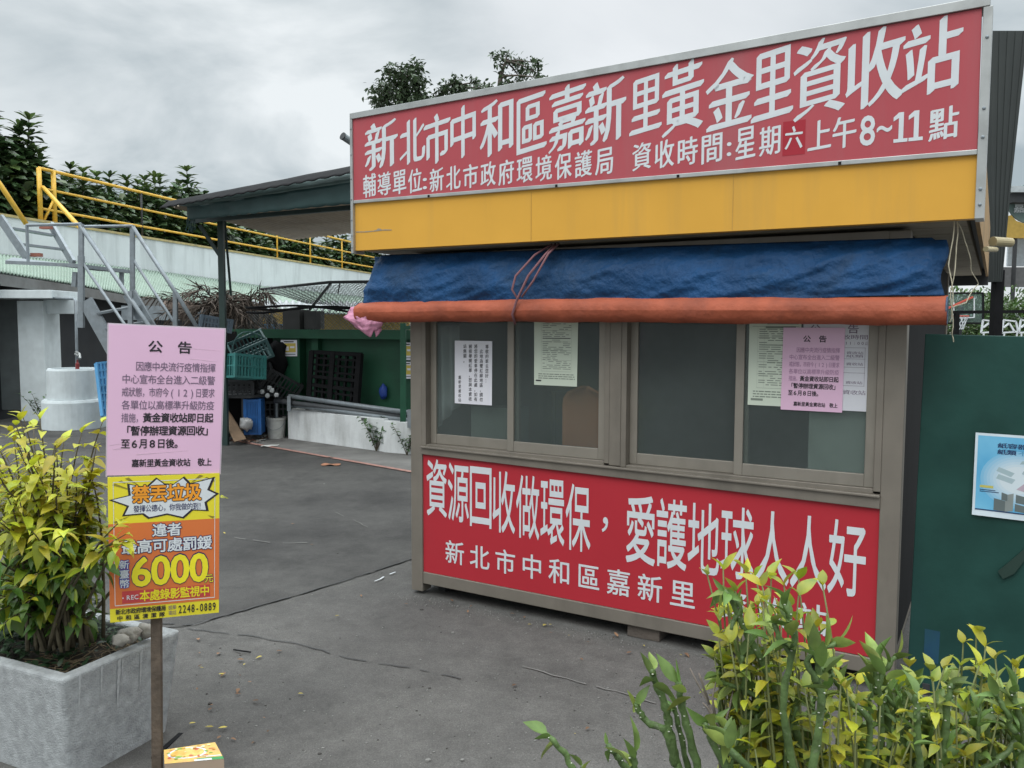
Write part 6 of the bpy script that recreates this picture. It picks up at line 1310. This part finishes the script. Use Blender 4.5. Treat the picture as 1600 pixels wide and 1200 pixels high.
b = MB(); p = at(1500, 480, HY + 0.5); b.bar(V(p.x, p.y, GZ), p, 0.12); b.bar(p, at(1504, 482, HY + .05), 0.08); b.build('post', M_dark, hp_)
M_hleaf = mat('hedge_leaf', (0.075, 0.13, 0.035), 0.45, var=0.2, vscale=2, island=0.45, hue=0.02, transl=0.2)
for i, (x, y, Y, rx_, ry_, lb) in enumerate(((1480, 470, 30, 2.0, 1.6, 'bushy green shrub behind the basketball backboard'), (1540, 472, 32, 1.6, 1.3, 'yellow green shrub right of the basketball backboard'), (1590, 470, 30, 1.9, 1.5, 'green shrub at the right edge behind the gate bar'), (1650, 470, 31, 2.0, 1.5, 'dark shrub beyond the right edge of the photo'))):
    c = V(at(x, y, Y).x, Y, GZ); top = at(x, 448 if i != 1 else 452, Y).z; t = thing('hedge_shrub', lb, 'shrub', c); b, f = MB(), MB()
    b.tube([c, c + V(0, 0, top * .6)], 0.08, 6); rnd2 = random.Random(60 + i)
    for _ in range(4200):
        d = V(rnd2.gauss(0, 1), rnd2.gauss(0, 1), rnd2.gauss(0, 1)).normalized() * rnd2.random() ** .4; kk = 1 + .25 * noise.noise(d * 2 + V(i, 0, 0)); p = c + V(d.x * rx_ * kk, d.y * 1.2 * kk, top * .5 + d.z * top * .5 * kk); L_ = rnd2.uniform(.1, .2)
        f.leaf(p, d + V(rnd2.uniform(-.7, .7), rnd2.uniform(-.7, .7), rnd2.uniform(-.4, .6)), V(rnd2.uniform(-.5, .5), rnd2.uniform(-.5, .5), 1), L_, L_ * .5)
    b.build('stem', M_bark, t); f.build('foliage', M_hleaf, t)
b = MB()
for x0 in (1533, 1565, 1592):
    for (xa, ya, xb, yb) in ((0, 520, 3, 500), (3, 500, 22, 502), (22, 502, 26, 518), (3, 512, 12, 505), (12, 505, 20, 518), (0, 520, 26, 518)): b.bar(at(x0 + xa, ya, 20), at(x0 + xb, yb, 20), 0.035)
    b.bar(at(x0 + 4, 519, 20), V(*at(x0 + 4, 519, 20).xy, GZ), 0.03); b.bar(at(x0 + 24, 518, 20), V(*at(x0 + 24, 518, 20).xy, GZ), 0.03)
b.build('white_rack', M_signwhite, label='white tubular frames just above the green panel at right', cat='rack')
fb = thing('pavilion', 'far grey roofed pavilion with yellow arch at the right edge', 'building', V(at(1640, 500, 38).x, 38, GZ))
def fbox(x0, x1, y0, y1, Y, dep, nm, m):
    b = MB(); p, q = at(x0, y1, Y), at(x1, y0, Y); b.box((p.x, Y, p.z), (q.x, Y + dep, q.z)); return b.build(nm, m, fb)
fbox(1560, 1760, 418, 448, 38.5, 0.3, 'wall', mat('grey_masonry', (0.12, 0.12, 0.12), 0.9)); fbox(1582, 1760, 300, 316, 37.6, 2.5, 'roof_edge', M_dark)
fbox(1580, 1760, 291, 300, 37.4, 3, 'roof', mat('roof_grey', (0.4, 0.43, 0.44), 0.6))
b = MB(); pts = [at(1576, 345, 38), at(1582, 350, 38)] + [at(1582 + i * 6, 340 + 12 * math.sin(math.pi * min(1, (i + 1) / 7)), 38) for i in range(14)] + [at(1672, 372, 38), at(1600, 372, 38), at(1580, 368, 38)]
b.prism([at(1573, 340, 38), at(1580, 336, 38), at(1588, 345, 38), at(1600, 349, 38), at(1640, 349, 38), at(1660, 338, 38), at(1660, 372, 38), at(1573, 372, 38)], V(0, 0.3, 0)); b.build('yellow_arch', mat('arch_yellow', (0.42, 0.27, 0.05), 0.6), fb)
b = MB(); c = at(1618, 318, 38.2); b.prism([c + V(1.25 * math.cos(a), 0, 0.95 * math.sin(a)) for a in [i * math.pi / 16 for i in range(32)]], V(0, 0.1, 0)); sg_ = b.build('round_sign', mat('sign_teal', (0.12, 0.18, 0.17), 0.5), fb)
b = MB(); s_ = Surf(at(1584, 332, 38.15), at(1600, 332, 38.15), at(1584, 315, 38.15), at(1600, 315, 38.15)); put_char(b, s_, '嘉', 0, 1, 0, 1, bold=0.02, off=0.01, fit=True); b.build('lettering', M_signwhite, sg_)
for x in (1582, 1640, 1700): fbox(x, x + 8, 372, 520, 38, 0.3, 'column', M_dark)
b = MB(); p, q = at(1574, 416, 39.5), at(1700, 372, 39.5); b.box((p.x, 39.5, p.z), (q.x, 39.6, q.z)); b.build('pale_wall', mat('pale_far_wall', (0.6, 0.65, 0.68), 0.8), fb)
